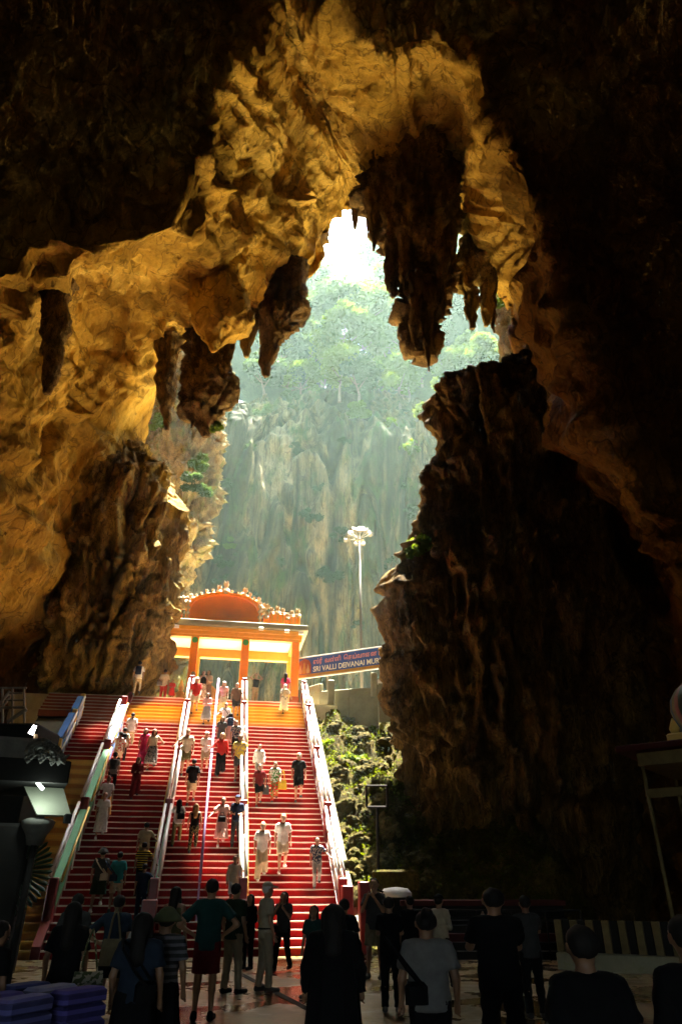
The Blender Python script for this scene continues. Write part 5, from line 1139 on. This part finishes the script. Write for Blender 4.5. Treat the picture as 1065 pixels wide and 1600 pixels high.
S('man in mustard t-shirt and dark shorts near the right middle rail', 371, 1146, 1221, 0, 'down', 'down', 'tee', 'yellow+khaki+p', 'shorts', 'dkgrey', skin=2)
S('man in loose white shirt behind the woman in maroon', 403, 1166, 1222, 0, 'down', 'swing', 'long', 'white', 'pants', 'grey')
p = S('woman in dark maroon top and dark shorts on the sunny flight', 403, 1194, 1258, 10, 'down', 'down', 'tee', 'maroon', 'shorts', 'black', 'bun'); held(p, 'shoulder_bag', (.26, .02, .92), .3, m_tote, fab('dkgrey'), 'grey tote hanging on the woman in dark maroon', 'bag')
p = S('woman in green and white top with colourful trousers', 428, 1191, 1255, 0, 'down', 'swing', 'tee', 'green+white+p', 'pants', 'red+green+p', 'bun'); held(p, 'carrier_bag', (.34, -.1, .95), .2, m_tote, fab('yellow'), 'bright yellow carrier bag held on the sunny flight', 'bag')
S('blond man in black t-shirt and black shorts on the sunny flight', 465, 1173, 1250, 0, 'down', 'down', 'tee', 'black', 'shorts', 'black', hc='y', skin=0)
p = S('woman in white top and olive trousers climbing with a black bag', 274, 1250, 1318, 176, 'up', 'railL', 'tee', 'white', 'pants', 'olive', 'longhair'); held(p, 'shoulder_bag', (-.14, .2, 1.12), 0, m_handbag, fab('black'), 'black bag on the back of the woman in olive trousers', 'bag')
S('blonde woman in black tank top and dark floral trousers climbing', 300, 1256, 1331, 180, 'up', 'down', 'tank', 'black', 'pants', 'black+olive+p', 'longhair', 'y', skin=0)
p = S('woman in pink blouse and pink skirt holding the violet rail', 344, 1246, 1319, 5, 'down', 'railR', 'tee', 'pink', 'midi', 'pink', 'bun', shoe='white'); held(p, 'handbag', (-.04, -.24, .98), 0, m_handbag, fab('black'), 'black handbag in front of the pink skirt', 'bag')
S('man in navy t-shirt and dark trousers wearing a navy cap', 367, 1243, 1319, -5, 'down', 'hold', 'tee', 'navy', 'pants', 'dkgrey', hat='cap', hatc='navy', skin=0)
S('woman in white blouse and wide beige trousers near the pale rail', 407, 1285, 1373, 0, 'down', 'down', 'tee', 'white', 'wide', 'beige', 'bun', 'y', skin=0, shoe='white')
S('blond man in white t-shirt and cream shorts mid stride', 440, 1272, 1366, 2, 'down', 'down', 'tee', 'white', 'shorts', 'cream', hc='y', skin=0, shoe='white')
S('man in navy shirt and grey trousers reaching for the right handrail', 495, 1310, 1391, 0, 'down', 'railL', 'tee', 'navy+grey+p', 'pants', 'grey')
# --- lower steps
S('man in beige t-shirt leaning a hand on the pale handrail', 220, 1307, 1365, 185, 'up', 'railR', 'tee', 'beige', 'pants', 'khaki', wide=1.05)
S('man in black vest and yellow sleeves reaching for the pale handrail', 216, 1334, 1400, 185, 'up', 'railR', 'tee', 'black+yellow+s', 'pants', 'black')
S('man in navy t-shirt climbing below the other two reaching for the rail', 216, 1351, 1440, 185, 'up', 'railR', 'tee', 'navy', 'pants', 'navy')
p = S('person in dark clothes and bucket hat with a white bag strap', 148, 1326, 1424, 180, 'up', 'down', 'tee', 'dkgrey', 'skirt', 'dkgreen', hat='bucket_hat', hatc='dkgrey', shoe='white'); held(p, 'crossbody_bag', (-.14, .12, .98), R(180), m_cross, fab('cream'), 'cream strapped bag on the person in the dark bucket hat', 'bag')
p = S('man in bright teal polo shirt and beige shorts climbing', 177, 1331, 1420, 180, 'up', 'down', 'tee', 'teal', 'shorts', 'beige'); held(p, 'crossbody_bag', (.10, .2, 1.0), R(180), m_cross, fab('navy'), 'navy bag slung on the man in the teal polo', 'bag')
S('man in open cream jacket and white shorts coming down to the crowd', 363, 1337, 1425, 0, 'down', 'down', 'long', 'cream', 'shorts', 'white', hc='b', skin=0)
# --- crowd on the floor
DIM[0] = .6  # floor crowd's cloth colours darkened to stand in for shade
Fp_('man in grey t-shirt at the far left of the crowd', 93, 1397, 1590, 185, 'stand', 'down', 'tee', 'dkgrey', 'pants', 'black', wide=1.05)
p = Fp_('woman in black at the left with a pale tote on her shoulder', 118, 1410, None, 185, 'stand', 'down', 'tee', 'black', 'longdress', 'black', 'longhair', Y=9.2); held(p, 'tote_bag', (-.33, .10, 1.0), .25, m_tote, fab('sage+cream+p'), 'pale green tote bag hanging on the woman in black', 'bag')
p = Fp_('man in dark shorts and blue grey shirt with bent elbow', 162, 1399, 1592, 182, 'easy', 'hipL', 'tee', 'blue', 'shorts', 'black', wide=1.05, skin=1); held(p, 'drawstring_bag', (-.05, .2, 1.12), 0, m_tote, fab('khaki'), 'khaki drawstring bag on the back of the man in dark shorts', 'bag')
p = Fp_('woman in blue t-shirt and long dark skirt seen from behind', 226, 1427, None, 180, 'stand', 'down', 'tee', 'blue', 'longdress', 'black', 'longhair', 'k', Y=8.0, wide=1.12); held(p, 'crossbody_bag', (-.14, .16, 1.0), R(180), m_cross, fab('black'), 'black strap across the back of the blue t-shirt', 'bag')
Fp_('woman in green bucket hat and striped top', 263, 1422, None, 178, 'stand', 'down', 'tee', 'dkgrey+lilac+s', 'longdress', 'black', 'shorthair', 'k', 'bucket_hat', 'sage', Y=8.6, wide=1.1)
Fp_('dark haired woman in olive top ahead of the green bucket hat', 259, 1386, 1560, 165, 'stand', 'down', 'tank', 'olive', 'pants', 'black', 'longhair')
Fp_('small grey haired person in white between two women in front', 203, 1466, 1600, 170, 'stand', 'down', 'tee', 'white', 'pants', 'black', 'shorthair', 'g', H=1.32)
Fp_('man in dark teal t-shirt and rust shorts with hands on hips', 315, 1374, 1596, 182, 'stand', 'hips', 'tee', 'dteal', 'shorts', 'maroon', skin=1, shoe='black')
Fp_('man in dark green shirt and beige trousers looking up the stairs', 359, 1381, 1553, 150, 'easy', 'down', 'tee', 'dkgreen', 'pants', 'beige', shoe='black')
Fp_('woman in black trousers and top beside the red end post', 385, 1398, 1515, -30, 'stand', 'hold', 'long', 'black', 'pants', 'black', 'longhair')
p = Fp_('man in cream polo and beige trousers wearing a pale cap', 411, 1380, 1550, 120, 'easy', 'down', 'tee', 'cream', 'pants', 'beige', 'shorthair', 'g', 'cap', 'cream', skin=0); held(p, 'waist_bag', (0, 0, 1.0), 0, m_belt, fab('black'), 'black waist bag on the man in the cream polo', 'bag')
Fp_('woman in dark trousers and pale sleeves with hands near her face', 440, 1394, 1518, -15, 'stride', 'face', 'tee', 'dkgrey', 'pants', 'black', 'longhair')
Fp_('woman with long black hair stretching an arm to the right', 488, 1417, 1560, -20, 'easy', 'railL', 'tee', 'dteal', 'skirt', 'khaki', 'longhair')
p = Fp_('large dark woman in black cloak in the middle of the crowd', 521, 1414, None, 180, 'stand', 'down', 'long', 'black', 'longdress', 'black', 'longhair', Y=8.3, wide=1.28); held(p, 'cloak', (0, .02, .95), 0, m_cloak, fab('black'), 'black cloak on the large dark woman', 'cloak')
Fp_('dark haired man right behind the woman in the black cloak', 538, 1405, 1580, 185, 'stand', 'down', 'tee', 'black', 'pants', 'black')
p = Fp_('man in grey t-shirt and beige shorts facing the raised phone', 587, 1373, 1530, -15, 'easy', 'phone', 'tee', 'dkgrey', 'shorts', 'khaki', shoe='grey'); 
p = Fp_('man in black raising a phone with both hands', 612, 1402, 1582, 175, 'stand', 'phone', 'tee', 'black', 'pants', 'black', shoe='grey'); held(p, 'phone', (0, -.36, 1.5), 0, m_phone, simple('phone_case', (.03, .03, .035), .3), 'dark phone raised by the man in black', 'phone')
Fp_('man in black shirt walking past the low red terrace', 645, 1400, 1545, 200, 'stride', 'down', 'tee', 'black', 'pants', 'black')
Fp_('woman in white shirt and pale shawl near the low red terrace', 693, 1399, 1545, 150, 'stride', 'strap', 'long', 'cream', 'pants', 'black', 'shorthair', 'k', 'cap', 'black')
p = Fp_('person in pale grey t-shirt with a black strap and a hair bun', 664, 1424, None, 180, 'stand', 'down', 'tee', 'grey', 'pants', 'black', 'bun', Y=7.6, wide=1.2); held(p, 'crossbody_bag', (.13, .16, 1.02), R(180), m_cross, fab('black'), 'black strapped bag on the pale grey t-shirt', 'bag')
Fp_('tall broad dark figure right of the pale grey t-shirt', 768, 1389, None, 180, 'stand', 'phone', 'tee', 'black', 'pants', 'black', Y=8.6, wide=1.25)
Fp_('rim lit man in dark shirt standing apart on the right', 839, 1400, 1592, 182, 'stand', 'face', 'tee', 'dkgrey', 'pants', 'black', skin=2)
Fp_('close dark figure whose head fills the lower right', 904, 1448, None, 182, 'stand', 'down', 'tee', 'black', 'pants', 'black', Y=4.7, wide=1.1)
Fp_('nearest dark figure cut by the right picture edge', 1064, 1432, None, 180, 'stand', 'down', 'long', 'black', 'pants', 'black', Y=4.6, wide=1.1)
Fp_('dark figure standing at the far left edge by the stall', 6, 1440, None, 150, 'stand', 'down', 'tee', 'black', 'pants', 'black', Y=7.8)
